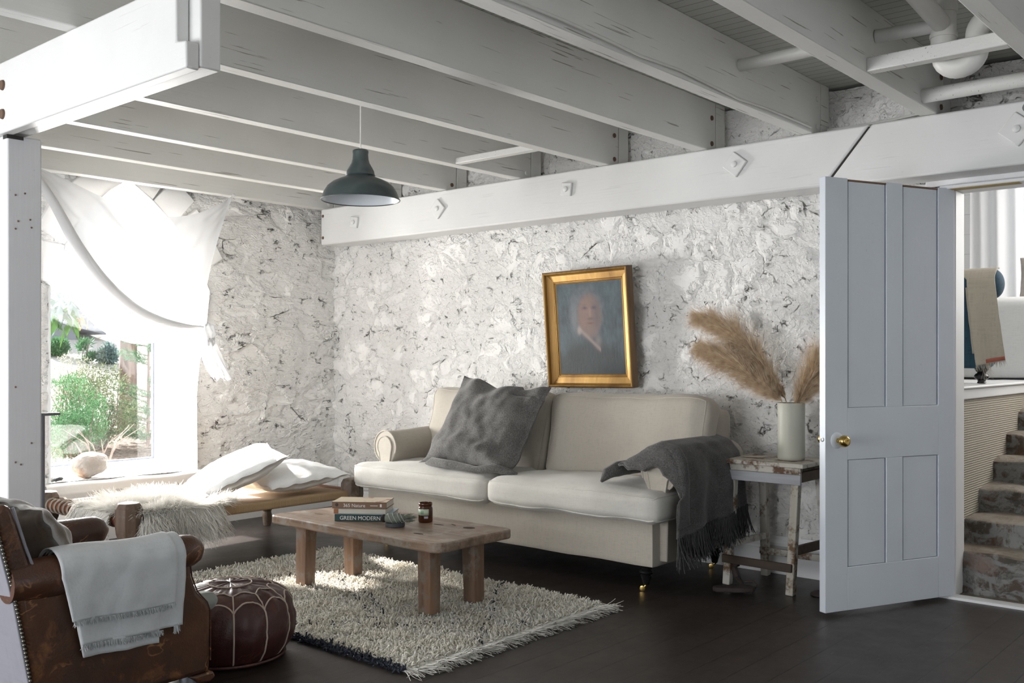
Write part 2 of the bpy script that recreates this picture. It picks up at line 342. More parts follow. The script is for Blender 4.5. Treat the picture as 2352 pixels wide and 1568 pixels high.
M['pouf'] = leather('oxblood_leather', (0.060, 0.018, 0.013), (0.042, 0.012, 0.010), (0.10, 0.032, 0.018), 0.40, (0.12, 0.04, 0.02))
M['stitch'] = plain('cream_stitching', (0.55, 0.44, 0.36), 0.8)
M['backpanel'] = fabric('worn_pale_suede', (0.24, 0.24, 0.275), 120, 0.35, 0.08, 0.10, big=7)
M['stud'] = plain('brass_studs', (0.16, 0.15, 0.12), 0.35, 0.8)
M['brown_velvet'] = fabric('brown_velvet', (0.10, 0.062, 0.035), 200, 0.8, 0.3, 0.3, sheen=0.6)
M['sage'] = fabric('sage_seat_cloth', (0.30, 0.32, 0.29), 200, 0.9, 0.3, 0.15)
# ---------------------------------------------------------------- more materials
def floor_mat():
    t = NT('dark_floorboards'); co = t.coord(); sp = t.n('SeparateXYZ'); t.l(co, sp.inputs[0]); x = t.math('DIVIDE', sp.outputs[0], 0.135)
    fr = t.math('FRACT', x); gap = t.ramp(fr, [(0.0, 1.0), (0.018, 1.0), (0.035, 0.0), (1.0, 0.0)])
    wn = t.n('TexWhiteNoise', noise_dimensions='1D'); t.l(t.math('FLOOR', x), wn.inputs['W'])
    g = t.noise(t.coord((1, 0.05, 1)), 50, 6, 0.65); base = t.mix(g, (0.013, 0.009, 0.0075), (0.034, 0.025, 0.021))
    base = t.mix(wn.outputs['Value'], base, t.mix(0.5, base, (0.030, 0.021, 0.017)))
    red = t.ramp(t.noise(co, 6, 5, 0.7), [(0.62, 0.0), (0.74, 0.7)]); base = t.mix(red, base, (0.055, 0.022, 0.014))
    scr = t.ramp(t.noise(t.coord((1, 0.15, 1), warp=0.4, wscale=2), 90, 2), [(0.70, 0.0), (0.76, 0.55)]); base = t.mix(scr, base, (0.10, 0.09, 0.08))
    dots = t.ramp(t.noise(co, 130, 2), [(0.73, 0.0), (0.78, 0.5)]); base = t.mix(dots, base, (0.16, 0.15, 0.14)); base = t.mix(gap, base, (0.004, 0.004, 0.004))
    t.set(color=base, rough=t.math('MULTIPLY_ADD', t.noise(co, 5, 6, 0.7), 0.34, 0.22)); t.b.inputs['Specular IOR Level'].default_value = 0.42
    h = t.math('SUBTRACT', t.math('MULTIPLY', g, 0.5), t.math('MULTIPLY', gap, 2.0)); t.bump(h, 0.22, 0.004); return t.m
M['floor'] = floor_mat()
def boards_mat(name, col, pitch, ax=1, gapc=(0.12, 0.11, 0.10), gw=0.05, rough=0.6):
    t = NT(name); co = t.coord(); sp = t.n('SeparateXYZ'); t.l(co, sp.inputs[0]); fr = t.math('FRACT', t.math('DIVIDE', sp.outputs[ax], pitch))
    gap = t.ramp(fr, [(0.0, 1.0), (gw*0.6, 1.0), (gw, 0.0), (1.0, 0.0)]); t.set(color=t.mix(gap, t.mix(t.noise(co, 8, 4), tuple(c*0.9 for c in col), col), gapc), rough=rough)
    t.bump(t.math('SUBTRACT', t.noise(co, 30, 3), t.math('MULTIPLY', gap, 3)), 0.3, 0.004); return t.m
M['ceil'] = boards_mat('ceiling_boards', (0.60, 0.60, 0.56), 0.062, 1, (0.16, 0.15, 0.13), 0.07)
M['shiplap'] = boards_mat('white_shiplap', (0.84, 0.84, 0.84), 0.17, 2, (0.62, 0.62, 0.62), 0.035)
def steps_mat():
    t = NT('worn_brick_steps'); co = t.coord(warp=0.15, wscale=6)
    b = t.n('TexBrick'); b.inputs['Scale'].default_value = 3.2; b.inputs['Color1'].default_value = (0.10, 0.055, 0.035, 1); b.inputs['Color2'].default_value = (0.075, 0.06, 0.045, 1)
    b.inputs['Mortar'].default_value = (0.20, 0.20, 0.195, 1); b.inputs['Mortar Size'].default_value = 0.045; b.inputs['Mortar Smooth'].default_value = 0.6
    mp = t.n('Mapping'); mp.inputs['Rotation'].default_value = (R(90), 0, 0); mp.inputs['Location'].default_value = (0.1, 0.02, 0.07); t.l(co, mp.inputs[0]); t.l(mp.outputs[0], b.inputs['Vector'])
    n = t.ramp(t.noise(co, 6.5, 6, 0.7), [(0.42, 0.0), (0.52, 1.0)]); base = t.mix(n, b.outputs['Color'], (0.22, 0.22, 0.21))
    n2 = t.ramp(t.noise(co, 15, 6, 0.7), [(0.50, 0.0), (0.62, 0.85)]); base = t.mix(n2, base, (0.06, 0.055, 0.042))
    n3 = t.ramp(t.noise(co, 3.3, 4, 0.6), [(0.55, 0.0), (0.65, 0.6)]); base = t.mix(n3, base, (0.14, 0.06, 0.03))
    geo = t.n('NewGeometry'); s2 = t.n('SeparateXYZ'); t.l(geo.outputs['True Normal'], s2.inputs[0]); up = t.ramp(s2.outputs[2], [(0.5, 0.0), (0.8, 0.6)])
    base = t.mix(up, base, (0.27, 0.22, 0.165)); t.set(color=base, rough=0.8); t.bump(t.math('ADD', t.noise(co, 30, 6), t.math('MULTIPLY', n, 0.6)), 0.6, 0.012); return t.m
M['steps'] = steps_mat()
def sisal():
    t = NT('woven_sisal'); co = t.coord(); w = t.wave(co, 26, 1.0, 2, 'Z', 3); w2 = t.wave(co, 22, 0.8, 2, 'Y', 3); m = t.math('MULTIPLY', w, t.math('MULTIPLY_ADD', w2, 0.5, 0.5))
    t.set(color=t.mix(m, (0.33, 0.29, 0.23), (0.56, 0.52, 0.45)), rough=0.95); t.bump(m, 0.7, 0.006); return t.m
M['sisal'] = sisal()
M['stone_floor'] = M['steps']
def struct(o, label=None): o['kind'] = 'structure'; (label and o.__setitem__('label', label)); return o
def box_obj(name, x0, x1, y0, y1, z0, z1, m, parent=None, bevel=0.0):
    return MB().box(x0, x1, y0, y1, z0, z1).build(name, m, parent, bevel=bevel, smooth=bool(bevel))
# ---------------------------------------------------------------- room shell
XL, YB, ZC = -6.10, 4.93, 2.56
XR, YR = 1.6, -2.4
struct(box_obj('floor', XL-0.4, XR+0.1, YR-0.1, YB+0.03, -0.06, 0, M['floor']))
struct(box_obj('ceiling', XL-0.1, XR+0.1, YR-0.1, YB+0.25, ZC, ZC+0.05, M['ceil']))
def wall_grid(name, fn, us, vs, mat, hole=None, snap=None):
    nu, nv = len(us), len(vs); U, V_ = np.meshgrid(us, vs); inside = np.zeros(U.shape, bool)
    if hole is not None:
        pl = np.array(hole); 
        for i in range(len(pl)):
            a, b = pl[i], pl[(i+1) % len(pl)]
            cond = ((a[1] > V_) != (b[1] > V_)) & (U < (b[0]-a[0])*(V_-a[1])/(b[1]-a[1]+1e-12)+a[0]); inside ^= cond
    idx = np.arange(nu*nv).reshape(nv, nu); q = np.stack([idx[:-1, :-1], idx[:-1, 1:], idx[1:, 1:], idx[1:, :-1]], -1).reshape(-1, 4)
    keep = ~inside.ravel()[q].all(1); q = q[keep]
    if hole is not None:
        ii = np.where(inside.ravel())[0]; Pp = np.stack([U.ravel()[ii], V_.ravel()[ii]], 1); best = np.full(len(ii), 1e9); out = Pp.copy()
        for i in range(len(pl)):
            a, b = pl[i], pl[(i+1) % len(pl)]; ab = b-a; t = np.clip(((Pp-a) @ ab)/(ab @ ab), 0, 1); c = a+t[:, None]*ab; d = np.linalg.norm(Pp-c, axis=1); k = d < best; best[k] = d[k]; out[k] = c[k]
        U.ravel()[ii] = out[:, 0]; V_.ravel()[ii] = out[:, 1]
    P = fn(U.ravel(), V_.ravel()); return fastmesh(name, P, q, mat)
# gothic window opening in the left wall (y, z)
OPEN = [(2.70, .385), (2.70, 1.60), (2.75, 1.61), (2.76, 1.75), (2.795, 1.87), (2.88, 2.03), (3.0, 2.17), (3.085, 2.25), (3.2, 2.326), (3.37, 2.21), (3.52, 2.07), (3.64, 1.92), (3.74, 1.75), (3.80, 1.62), (3.78, 1.4), (3.72, 1.1), (3.70, .9), (3.70, .385)]
wl = wall_grid('wall_left', lambda u, v: np.stack([np.full_like(u, XL), u, v], 1), np.arange(-2.4, 4.96, 0.016), np.arange(0.0, 2.56, 0.016), M['wall_l'], OPEN); struct(wl)
wb = wall_grid('wall_back', lambda u, v: np.stack([u, np.full_like(u, YB), v], 1), np.arange(-6.12, -1.49, 0.016)[::-1], np.arange(0.0, 2.56, 0.016), M['wall_b']); struct(wb)
wd = wall_grid('wall_over_door', lambda u, v: np.stack([u, np.full_like(u, YB), v], 1), np.arange(-1.52, 1.62, 0.02)[::-1], np.arange(2.04, 2.56, 0.02), M['wall_b'])
wd.name = 'wall_doorhead'; struct(wd)
struct(MB().box(XL-0.5, -1.50, YB+0.09, YB+0.16, 0, ZC+0.05).box(-1.5, 1.6, YB+0.09, YB+0.16, 2.04, ZC+0.05).box(-0.60, 1.6, YB-0.02, YB+0.15, 0, 2.04).build('wall_doorside', M['plaster'], smooth=False))
# window reveal, outer wall, sill
mb = MB(); n = len(OPEN); OUT = [(y, z if z < 0.5 else z-0.02) for (y, z) in OPEN]
K = 8
for j in range(K+1):
    t_ = j/K
    mb.v.append(np.array([(XL-0.03-0.36*t_ if j else XL+0.035, a[0]+(b[0]-a[0])*t_*0.55+0.012*nz(a[0], a[1], t_, 6), a[1]+(b[1]-a[1])*t_+0.010*nz(a[1], a[0], t_, 5)) for a, b in zip(OPEN, OUT)])); 
mb.n = (K+1)*n
for j in range(K):
    for i in range(n): mb.f.append([j*n+i, j*n+(i+1) % n, (j+1)*n+(i+1) % n, (j+1)*n+i])
rv = mb.build('wall_reveal', M['plaster'], auto=50); struct(rv)
def ring(mb, A, B, x0, x1):
    n = len(A); V = [(x0, *p) for p in A]+[(x0, *p) for p in B]+[(x1, *p) for p in A]+[(x1, *p) for p in B]; F = []
    for i in range(n):
        j = (i+1) % n; F += [(i, j, n+j, n+i), (2*n+i, 3*n+i, 3*n+j, 2*n+j), (i, 2*n+i, 2*n+j, j), (n+i, n+j, 3*n+j, 3*n+i)]
    mb.add(V, F); return mb
def inset(poly, dy, dz0, dz1):
    cy = 3.2; out = []
    for (y, z) in poly:
        z2 = z+dz0 if z < 0.6 else z-dz1*max(0, min(1, (z-1.5)/0.6)); out.append((y+(dy if y < cy-0.02 else -dy if y > cy+0.02 else 0), z2))
    return out
FO = [(2.745, .385), (2.745, 1.50), (2.75, 1.60), (2.78, 1.75), (2.83, 1.88), (2.90, 2.0), (3.0, 2.12), (3.09, 2.21), (3.2, 2.30), (3.34, 2.20), (3.45, 2.09), (3.55, 1.96), (3.63, 1.80), (3.675, 1.65), (3.69, 1.5), (3.69, 1.2), (3.69, .9), (3.69, .385)]
FI = inset(FO, 0.035, 0.055, 0.05)
FI = [(y if y < 3.2 else y-0.05*(1 if z < 1.7 else 0.3), z) for (y, z) in FI]
win = MB(); ring(win, [(3.2+(y-3.2)*1.35, z-0.05 if z < .5 else z+.08) for (y, z) in FO], FI, XL-0.40, XL-0.33)
wo = win.build('window_1', M['trimv'], bevel=0.006); struct(wo)
g = MB(); ring(g, FI, inset(FI, 0.012, 0.012, 0.012), XL-0.385, XL-0.365); g.build('glazing_bar', plain('lead_grey_putty', (0.16, 0.18, 0.23), 0.5), wo)
gl = NT('window_glass'); tr = gl.n('BsdfTransparent'); gs = gl.n('BsdfGlossy'); gs.inputs['Roughness'].default_value = 0.02; mx = gl.n('MixShader'); mx.inputs[0].default_value = 0.05
gl.l(tr.outputs[0], mx.inputs[1]); gl.l(gs.outputs[0], mx.inputs[2]); gl.l(mx.outputs[0], gl.out.inputs['Surface']); M['glass'] = gl.m
pane = MB(); pane.prism(FI, XL-0.377, XL-0.373, 'x'); pane.build('pane', M['glass'], wo, smooth=False)
# outer leaf of the left wall so that daylight only enters by the window
ow = MB(); OB = [(-2.4, -0.1), (-2.4, 2.7), (5.1, 2.7), (5.1, -0.1)]
def band(mb, y0, y1, z0, z1): mb.box(XL-0.40, XL-0.12, y0, y1, z0, z1)
band(ow, -2.4, 2.66, -0.1, 2.7); band(ow, 3.84, 5.1, -0.1, 2.7); band(ow, 2.66, 3.84, -0.1, 0.36); band(ow, 2.66, 3.84, 2.36, 2.7)
def arch_fill(mb, pts):   # stone between the arch and the square hole
    for (y0, za), (y1, zb) in zip(pts[:-1], pts[1:]): mb.prism([(y0, za+0.02), (y1, zb+0.02), (y1, 2.5), (y0, 2.5)], XL-0.30, XL-0.13, 'x')
arch_fill(ow, [(2.64, 1.6), (2.75, 1.75), (2.795, 1.87), (2.88, 2.03), (3.0, 2.17), (3.085, 2.25), (3.2, 2.326), (3.37, 2.21), (3.52, 2.07), (3.64, 1.92), (3.74, 1.78), (3.86, 1.6)])
struct(ow.build('wall_outer_leaf', M['plaster'], smooth=False))
sill = MB()
def sillf(u, v):
    y = 2.66+1.08*u; P = [(XL-0.36, .385), (XL-0.05, .38), (XL+0.045, .378), (XL+0.062, .36), (XL+0.062, .31), (XL+0.04, .265), (XL-0.1, .24)]
    k = v*(len(P)-1); i = min(int(k), len(P)-2); a = np.array(P[i]); b = np.array(P[i+1]); p = a+(b-a)*(k-i)
    e = min(u, 1-u); w = 0.006*nz(y, p[0], p[1], 7); return (p[0]+w, y, p[1]+w+0.008*nz(y, 0, 0, 3))
sill.grid(sillf, 50, 40); struct(sill.build('trim_1', M['plaster']), 'thick white plastered window sill below the arched window')
# voussoir stones of the arch visible above the voile
vs = MB()
for (a, b, d1) in [((2.885, 2.035), (3.195, 2.325), 0.20), ((3.205, 2.325), (3.375, 2.21), 0.24), ((3.38, 2.205), (3.53, 2.065), 0.24), ((3.535, 2.055), (3.65, 1.915), 0.22), ((3.655, 1.905), (3.745, 1.755), 0.20), ((2.79, 1.865), (2.88, 2.03), 0.20), ((2.755, 1.62), (2.788, 1.86), 0.28)]:
    a = np.array(a); b = np.array(b); d = nrm(b-a); nn = np.array((-d[1], d[0])); poly = [a, b, b+nn*d1, a+nn*d1]; vs.prism([tuple(p) for p in poly], XL-0.03, XL+0.028, 'x')
struct(vs.build('trim_2', M['plaster'], bevel=0.008), 'smooth white arch stones around the head of the window')
# rear and side walls (behind the camera) with big window openings
rw = MB(); rw.box(XL-0.4, -4.2, YR-0.12, YR, 0, ZC).box(-0.6, XR+0.1, YR-0.12, YR, 0, ZC).box(-4.2, -0.6, YR-0.12, YR, 2.25, ZC).box(-4.2, -0.6, YR-0.12, YR, 0, 0.25)
struct(rw.build('wall_rear', M['plaster'], smooth=False))
rw = MB(); rw.box(XR, XR+0.12, YR, 0.3, 0, ZC).box(XR, XR+0.12, 2.3, YB, 0, ZC).box(XR, XR+0.12, 0.3, 2.3, 2.1, ZC).box(XR, XR+0.12, 0.3, 2.3, 0, 0.5)
struct(rw.build('wall_right', M['plaster'], smooth=False))
# baseboards
def baseboard(name, a, b, label):
    d = np.array(b)-np.array(a); L = np.linalg.norm(d); ang = math.atan2(d[1], d[0]); Mx = Matrix.Translation((a[0], a[1], 0)) @ Matrix.Rotation(ang, 4, 'Z')
    prof = [(0, 0), (0.022, 0), (0.022, 0.125), (0.016, 0.132), (0.016, 0.142), (0.021, 0.15), (0.021, 0.165), (0.012, 0.182), (0.008, 0.20), (0, 0.20)]
    mb = MB(); V = [(x, -y, z) for x in (0, L) for (y, z) in prof]; n = len(prof)
    F = [(i, (i+1) % n, n+(i+1) % n, n+i) for i in range(n)]+[list(range(n)), list(range(n, 2*n))]; mb.add(tf(V, Mx), F)
    return struct(mb.build(name, M['trim'], smooth=False), label)
baseboard('baseboard_back', (-6.05, YB-0.005), (-1.62, YB-0.005), 'white moulded skirting board behind the sofa and stool')
baseboard('baseboard_left', (XL+0.065, -2.3), (XL+0.065, YB-0.02), 'white skirting board under the daybed and window')
# back wall bearer beam: two timbers meeting in a slanted scarf joint
BY0, BZ0, BZ1 = 4.70, 2.015, 2.29
b1 = MB(); b1.prism([(-5.97, BZ0), (-2.00, BZ0), (-1.765, BZ1), (-5.97, BZ1)], BY0, YB-0.03, 'y')
bo1 = b1.build('wall_beam', M['beam'], bevel=0.01); tag(bo1, 'long white painted beam along the stone wall, left of the slanted joint', 'beam', None)
b2 = MB(); b2.prism([(-1.985, BZ0-0.005), (1.59, BZ0-0.005), (1.59, BZ1), (-1.75, BZ1)], BY0-0.004, YB-0.03, 'y')
bo2 = b2.build('wall_beam', M['beam'], bevel=0.01); tag(bo2, 'white painted beam above the open door, right of the slanted joint', 'beam')
box_obj('joint_gap', -2.0, -1.74, BY0+0.012, YB-0.04, BZ0+0.01, BZ1-0.01, M['dark_gap'], bo1)
def washer(x, z, par, s=0.062, rot=0.0, y=BY0):
    poly = [(x+s*math.cos(rot+PI/2*k), z+s*math.sin(rot+PI/2*k)) for k in range(4)]
    m = MB().prism(poly, y-0.018, y, 'y'); o = m.build('washer_plate', M['beam'], par, bevel=0.004)
    MB().lathe([(0.017, 0), (0.016, 0.010), (0.010, 0.013), (1e-4, 0.014)], n=14, M=Matrix.Translation((x, y-0.017, z)) @ Matrix.Rotation(PI/2, 4, 'X')).build('bolt', M['beam'], o)
for (x, z, r_) in [(-5.57, 2.155, 0.62), (-4.70, 2.168, 0.0), (-3.60, 2.178, 0.65), (-2.475, 2.185, 0.1)]: washer(x, z, bo1, 0.07 if r_ < .2 else 0.055, r_)
washer(-1.11, 2.165, bo2, 0.078, 0.08)
for z in (2.07, 2.235): MB().lathe([(0.012, 0), (0.011, 0.004), (1e-4, 0.005)], n=12, M=Matrix.Translation((-5.945, BY0, z)) @ Matrix.Rotation(PI/2, 4, 'X')).build('bolt', M['rust'], bo1)
# ceiling joists
JX = [-5.945, -5.29, -4.63, -3.97, -3.295, -2.65, -2.05, -1.45, -0.86, -0.26, 0.36, 0.98]
JL = ['against the left stone wall above the voile', 'second joist from the left stone wall', 'third joist from the left stone wall, behind the lamp', 'at the left end of the short cross timber',
      'beside the lamp cord, right end of the short cross timber', 'resting on the beam near the end of the big girder', 'left of the big scarf joint with a cable along it', 'crossing above the open door, left of the white pipes', 'in the upper right corner beyond the white pipes']
def joist(jx, i):
    m = MB(); y0, y1 = YR+0.02, 4.80; x0, x1 = jx-0.078, jx; rows = []
    ys = np.linspace(y0, y1, 60); V = []; F = []
    for y in ys:
        w = 0.004*nz(y, jx, 0, 1.3)+0.0015*nz(y, jx, 3, 9)
        V += [(x0+w, y, 2.291), (x1+w, y, 2.291), (x1+w*0.6, y, ZC), (x0+w*0.6, y, ZC)]
    for k in range(len(ys)-1):
        for j in range(4): F.append((4*k+j, 4*k+(j+1) % 4, 4*k+4+(j+1) % 4, 4*k+4+j))
    F += [(0, 1, 2, 3), tuple(4*(len(ys)-1)+k for k in range(4))]
    m.add(V, F); o = m.build('ceiling_joist', M['joist'], bevel=0.004)
    if i < len(JL): tag(o, 'white painted ceiling joist ' + JL[i], 'joist', 'white painted ceiling joists')
    else: tag(o, 'white painted ceiling joist right of the view', 'joist', 'white painted ceiling joists')
    MB().box(x0-0.0, x1+0.0, 4.806, 4.905, 2.292, ZC).build('end_block', M['joist'], o, bevel=0.003)
    for z in (2.33, 2.47):
        MB().lathe([(0.014, 0), (0.013, 0.006), (1e-4, 0.008)], n=12, M=Matrix.Translation((jx, 4.755, z)) @ Matrix.Rotation(PI/2, 4, 'Y')).build('bolt', M['rust'] if i in (2, 4, 5, 7) else M['joist'], o)
    return o
for i, jx in enumerate(JX[:9]): joist(jx, i)
def noggin(y, x0, x1, h=0.06, w=0.05, label='', round_=False):
    m = MB()
    if round_: m.tube([(x0, y, 2.33), (x1, y, 2.33)], 0.032, 14)
    else: m.box(x0, x1, y-w/2, y+w/2, 2.293, 2.293+h)
    return tag(m.build('cross_batten', M['joist'], bevel=0 if round_ else 0.004), label, 'batten')
noggin(4.13, -3.97, -3.373, 0.035, 0.05, 'short white cross timber between two joists right of the green lamp')
noggin(3.86, -1.45, -0.938, 0.055, 0.055, 'square white batten across in front of the white pipes')
noggin(4.50, -1.45, -0.938, 0, 0, 'round white rail between joists above the right beam', True)
# girder carried by the post
gm = MB(); GY = 1.55
gm.prism([(-6.0, 2.02), (-2.60, 2.02), (-2.60, 2.10), (-2.655, 2.108), (-2.655, 2.29), (-6.0, 2.29)], GY, GY+0.045, 'y')
gm.box(-6.0, -2.595, GY+0.045, GY+0.115, 2.03, 2.29)
go = gm.build('girder', M['beam'], bevel=0.006); tag(go, 'thick white girder in the upper left carried by the square post', 'beam')
for z in (2.20, 2.09): MB().lathe([(0.02, 0), (0.018, 0.008), (1e-4, 0.01)], n=14, M=Matrix.Translation((-3.89, GY, z)) @ Matrix.Rotation(PI/2, 4, 'X')).build('bolt', M['rust'], go)
po = thing('post', 'square white painted timber post at the left edge, under the girder', 'post', (-3.965, 1.635, 0))
MB().box(-4.03, -3.90, 1.57, 1.70, 0, 2.019).build('shaft', M['post'], po, bevel=0.006)
MB().box(-3.935, -3.899, 1.568, 1.63, 2.004, 2.0185).build('packing_shim', M['dark_gap'], po)
for (y, z) in [(1.60, 1.79), (1.635, 1.80), (1.61, 1.69), (1.60, 1.66), (1.655, 1.70), (1.66, 1.67), (1.60, 1.05), (1.62, .75), (1.60, .76), (1.66, .83)]: MB().sphere((-3.9, y, z), 0.004, 6, 4).build('nail_head', M['rust'], po)
# thin steel upright standing behind the post
st = thing('metal_stand', 'slim grey metal upright with a small top arm behind the white post', 'stand', (-5.366, 2.35, 0))
mm = plain('grey_steel', (0.10, 0.10, 0.115), 0.5, 0.4)
MB().box(-5.374, -5.358, 2.338, 2.352, 0, 0.845).build('upright', mm, st); MB().box(-5.374, -5.358, 2.335, 2.435, 0.845, 0.86).build('arm', mm, st); MB().box(-5.45, -5.31, 2.29, 2.42, 0, 0.01).build('base', mm, st)
# pipes between joists (upper right)
pp = thing('waste_pipe', 'white painted waste pipes with tee and rounded trap between the joists', 'pipe', (-1.18, 3.97, 2.27))
MB().tube([(-1.20, 3.97, 2.34), (-1.20, 3.97, 2.559)], 0.047, 24).build('stack', M['pvc'], pp)
for za, zb in ((2.405, 2.42), (2.50, 2.53), (2.335, 2.37)): MB().tube([(-1.20, 3.97, za), (-1.20, 3.97, zb)], 0.051, 24).build('collar', M['pvc'], pp)
MB().tube([(-1.449, 3.93, 2.455), (-1.20, 3.96, 2.455)], 0.027, 18).build('cross_pipe', M['pvc'], pp)
MB().tube([(-1.21, 2.4, 2.50), (-1.20, 3.6, 2.49), (-1.20, 3.93, 2.455)], 0.036, 18).build('long_pipe', M['pvc'], pp)
MB().tube([(-1.20, 3.97, 2.355)]+[(-1.20+0.06*(1-math.cos(a)), 3.97, 2.335-0.052*math.sin(a)) for a in np.linspace(0.05, PI-0.05, 12)]+[(-1.08, 3.97, 2.36)], 0.044, 22).build('trap', M['pvc'], pp)
MB().tube([(-1.08, 3.97, 2.35), (-1.08, 3.97, 2.39)]+[(-1.08+0.055*(1-math.cos(a)), 3.97, 2.39+0.06*math.sin(a)) for a in np.linspace(0.1, PI/2, 8)]+[(-0.94, 3.97, 2.452)], 0.040, 22).build('elbow', M['pvc'], pp)
tag(MB().tube([(-2.05, 3.93, 2.455), (-1.80, 3.93, 2.455), (-1.528, 3.93, 2.455)], 0.027, 18).build('pipe', M['pvc']), 'short white pipe crossing between two joists left of the waste pipes', 'pipe')
tag(MB().tube([(-2.03, y, 2.30+0.012*math.sin(y*3)) for y in np.linspace(0.5, 3.1, 12)]+[(-2.038, 3.4, 2.315), (-2.04, 3.9, 2.30), (-2.04, 4.2, 2.31), (-2.04, 4.66, 2.31)], 0.006, 6).build('cable', M['pvc']), 'thin painted cable running along a ceiling joist', 'cable')
tag(MB().tube([(-2.04, 4.86, 2.33), (-1.9, 4.85, 2.325), (-1.7, 4.85, 2.33), (-1.53, 4.86, 2.345)], 0.007, 6).build('cable', M['pvc']), 'painted cable lying on the wall beam near the slanted joint', 'cable')
# ---------------------------------------------------------------- doorway, door
fr = MB(); fr.box(-1.535, -1.468, YB-0.005, YB+0.20, 0, 2.03); fr.box(-1.468, -1.452, YB+0.06, YB+0.20, 0, 1.975)
fr.box(-1.62, -1.468, YB-0.03, YB-0.004, 1.985, 2.005)
fr.box(-1.535, -0.6, YB-0.005, YB+0.20, 1.975, 2.045); fr.box(-0.66, -0.60, YB-0.005, YB+0.20, 0, 2.0)
struct(fr.build('trim_3', M['trimv'], bevel=0.006), 'white painted door frame at the right')
hd = MB(); hd.box(-1.56, -0.55, YB-0.05, YB-0.004, 1.985, 2.012); hd.box(-1.50, -0.55, YB-0.035, YB+0.01, 1.968, 1.986)
struct(hd.build('trim_4', M['trim'], bevel=0.005), 'moulded white head of the door frame')
struct(box_obj('trim_5', -1.45, -1.15, YB-0.034, YB+0.03, 1.966, 1.969, M['yellow_edge']), 'yellowed raw edge along the door head')
struct(box_obj('trim_6', -1.60, -0.6, YB+0.0, YB+0.075, 0.0, 0.012, M['trim']), 'white painted threshold strip in the doorway')
DH = (-1.478, 4.955); ang = math.atan2(4.23-DH[1], -1.811-DH[0]); DW = 0.80; DT = 0.038
door = thing('door_1', None, None, (DH[0], DH[1], 0), ang); struct(door, 'tall pale blue-white panelled door standing open')
# local x along the door from hinge to lock edge; local +y faces the viewer side
def dbox(name, x0, x1, y0, y1, z0, z1, m=None, par=None, bevel=0.0025): return MB().box(x0, x1, y0, y1, z0, z1).build(name, m or M['doorp'], par or door, local=True, bevel=bevel, smooth=True)
Z0, Z1 = 0.02, 1.972
fm = MB()
fm.box(0, 0.105, 0, DT, Z0, Z1); fm.box(DW-0.13, DW, 0, DT, Z0, Z1)             # stiles
fm.box(0.105, DW-0.13, 0, DT, Z0, 0.215); fm.box(0.105, DW-0.13, 0, DT, 0.70, 0.935)   # rails
fm.box(0.335, 0.435, 0, DT, 0.215, 0.70); fm.box(0.335, 0.435, 0, DT, 0.935, Z1)
fm.build('frame', M['doorp'], door, local=True, bevel=0.002)
for (x0, x1) in ((0.107, 0.333), (0.437, DW-0.132)):
    for (z0, z1) in ((0.217, 0.698), (0.937, Z1-0.012)):
        p = MB().box(x0+0.006, x1-0.006, 0.006, DT-0.004, z0, z1); p.box(x0-0.001, x0+0.007, 0.010, DT-0.014, z0, z1); p.box(x1-0.007, x1+0.001, 0.010, DT-0.014, z0, z1); p.build('panel', M['doorp'], door, local=True, bevel=0.0015)
dbox('raw_top_edge', 0.107, DW-0.132, 0.004, DT-0.002, Z1-0.011, Z1-0.003, M['raw_edge'])
def knob(side):
    kx, kz = DW-0.066, 0.79; y0 = DT if side > 0 else 0
    Mx = Matrix.Translation((kx, y0, kz)) @ Matrix.Rotation(-PI/2*side, 4, 'X')
    rose = MB().lathe([(0.036, 0), (0.036, 0.003), (0.030, 0.006), (0.018, 0.008)], n=28, M=Mx).build('rose', M['doorp'], door, local=True)
    k = MB().lathe([(0.011, 0.006), (0.010, 0.022), (0.013, 0.026), (0.022, 0.032), (0.0265, 0.043), (0.0265, 0.052), (0.022, 0.062), (0.013, 0.067), (0.006, 0.066), (1e-4, 0.064)], n=28, M=Mx).build('door_knob', M['brass'], door, local=True)
    return k
knob(1); knob(-1)
MB().lathe([(0.010, 0), (0.010, 0.002), (0.006, 0.003), (0.005, 0.001), (1e-4, 0.001)], n=18, M=Matrix.Translation((DW, DT/2, 0.795)) @ Matrix.Rotation(PI/2, 4, 'Y')).build('latch', plain('steel', (0.45, 0.47, 0.48), 0.35, 0.8), door, local=True)
# ---------------------------------------------------------------- stair hall and upper room
UF = 1.015
struct(box_obj('wall_stair', -1.72, -1.505, 5.14, 9.4, 0, 0.945, M['sisal']), 'woven sisal covered wall beside the brick steps')
struct(MB().box(-1.74, -1.49, 5.135, 9.4, 0.945, 1.0).box(-1.74, -1.475, 5.135, 9.4, 1.0, UF).build('trim_7', M['trim'], bevel=0.006), 'white ledge along the edge of the upper floor')
struct(box_obj('floor_upper_room', -6.2, -1.74, 5.14, 9.4, 0.96, UF-0.002, M['plaster']))
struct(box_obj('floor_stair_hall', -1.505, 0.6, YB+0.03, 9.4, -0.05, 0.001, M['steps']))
struct(box_obj('wall_upper_left', -6.3, -6.2, 5.1, 9.4, 0, 3.6, M['shiplap']))
struct(box_obj('wall_upper_back', -6.3, 2.0, 8.9, 9.0, 0, 3.6, M['shiplap']))
struct(box_obj('wall_hall_right', 0.6, 0.7, YB+0.2, 9.4, 0, 3.6, M['plaster']))
struct(box_obj('wall_upper_front', -6.3, -1.74, 5.131, 5.137, 1.0, 3.6, M['plaster']))
struct(box_obj('ceiling_upper_room', -6.3, 2.0, 5.14, 9.4, 3.55, 3.6, M['plaster']))
stair = thing('brick_steps', 'worn brick and mortar steps rising beyond the open door', 'steps', (-0.9, 5.6, 0))
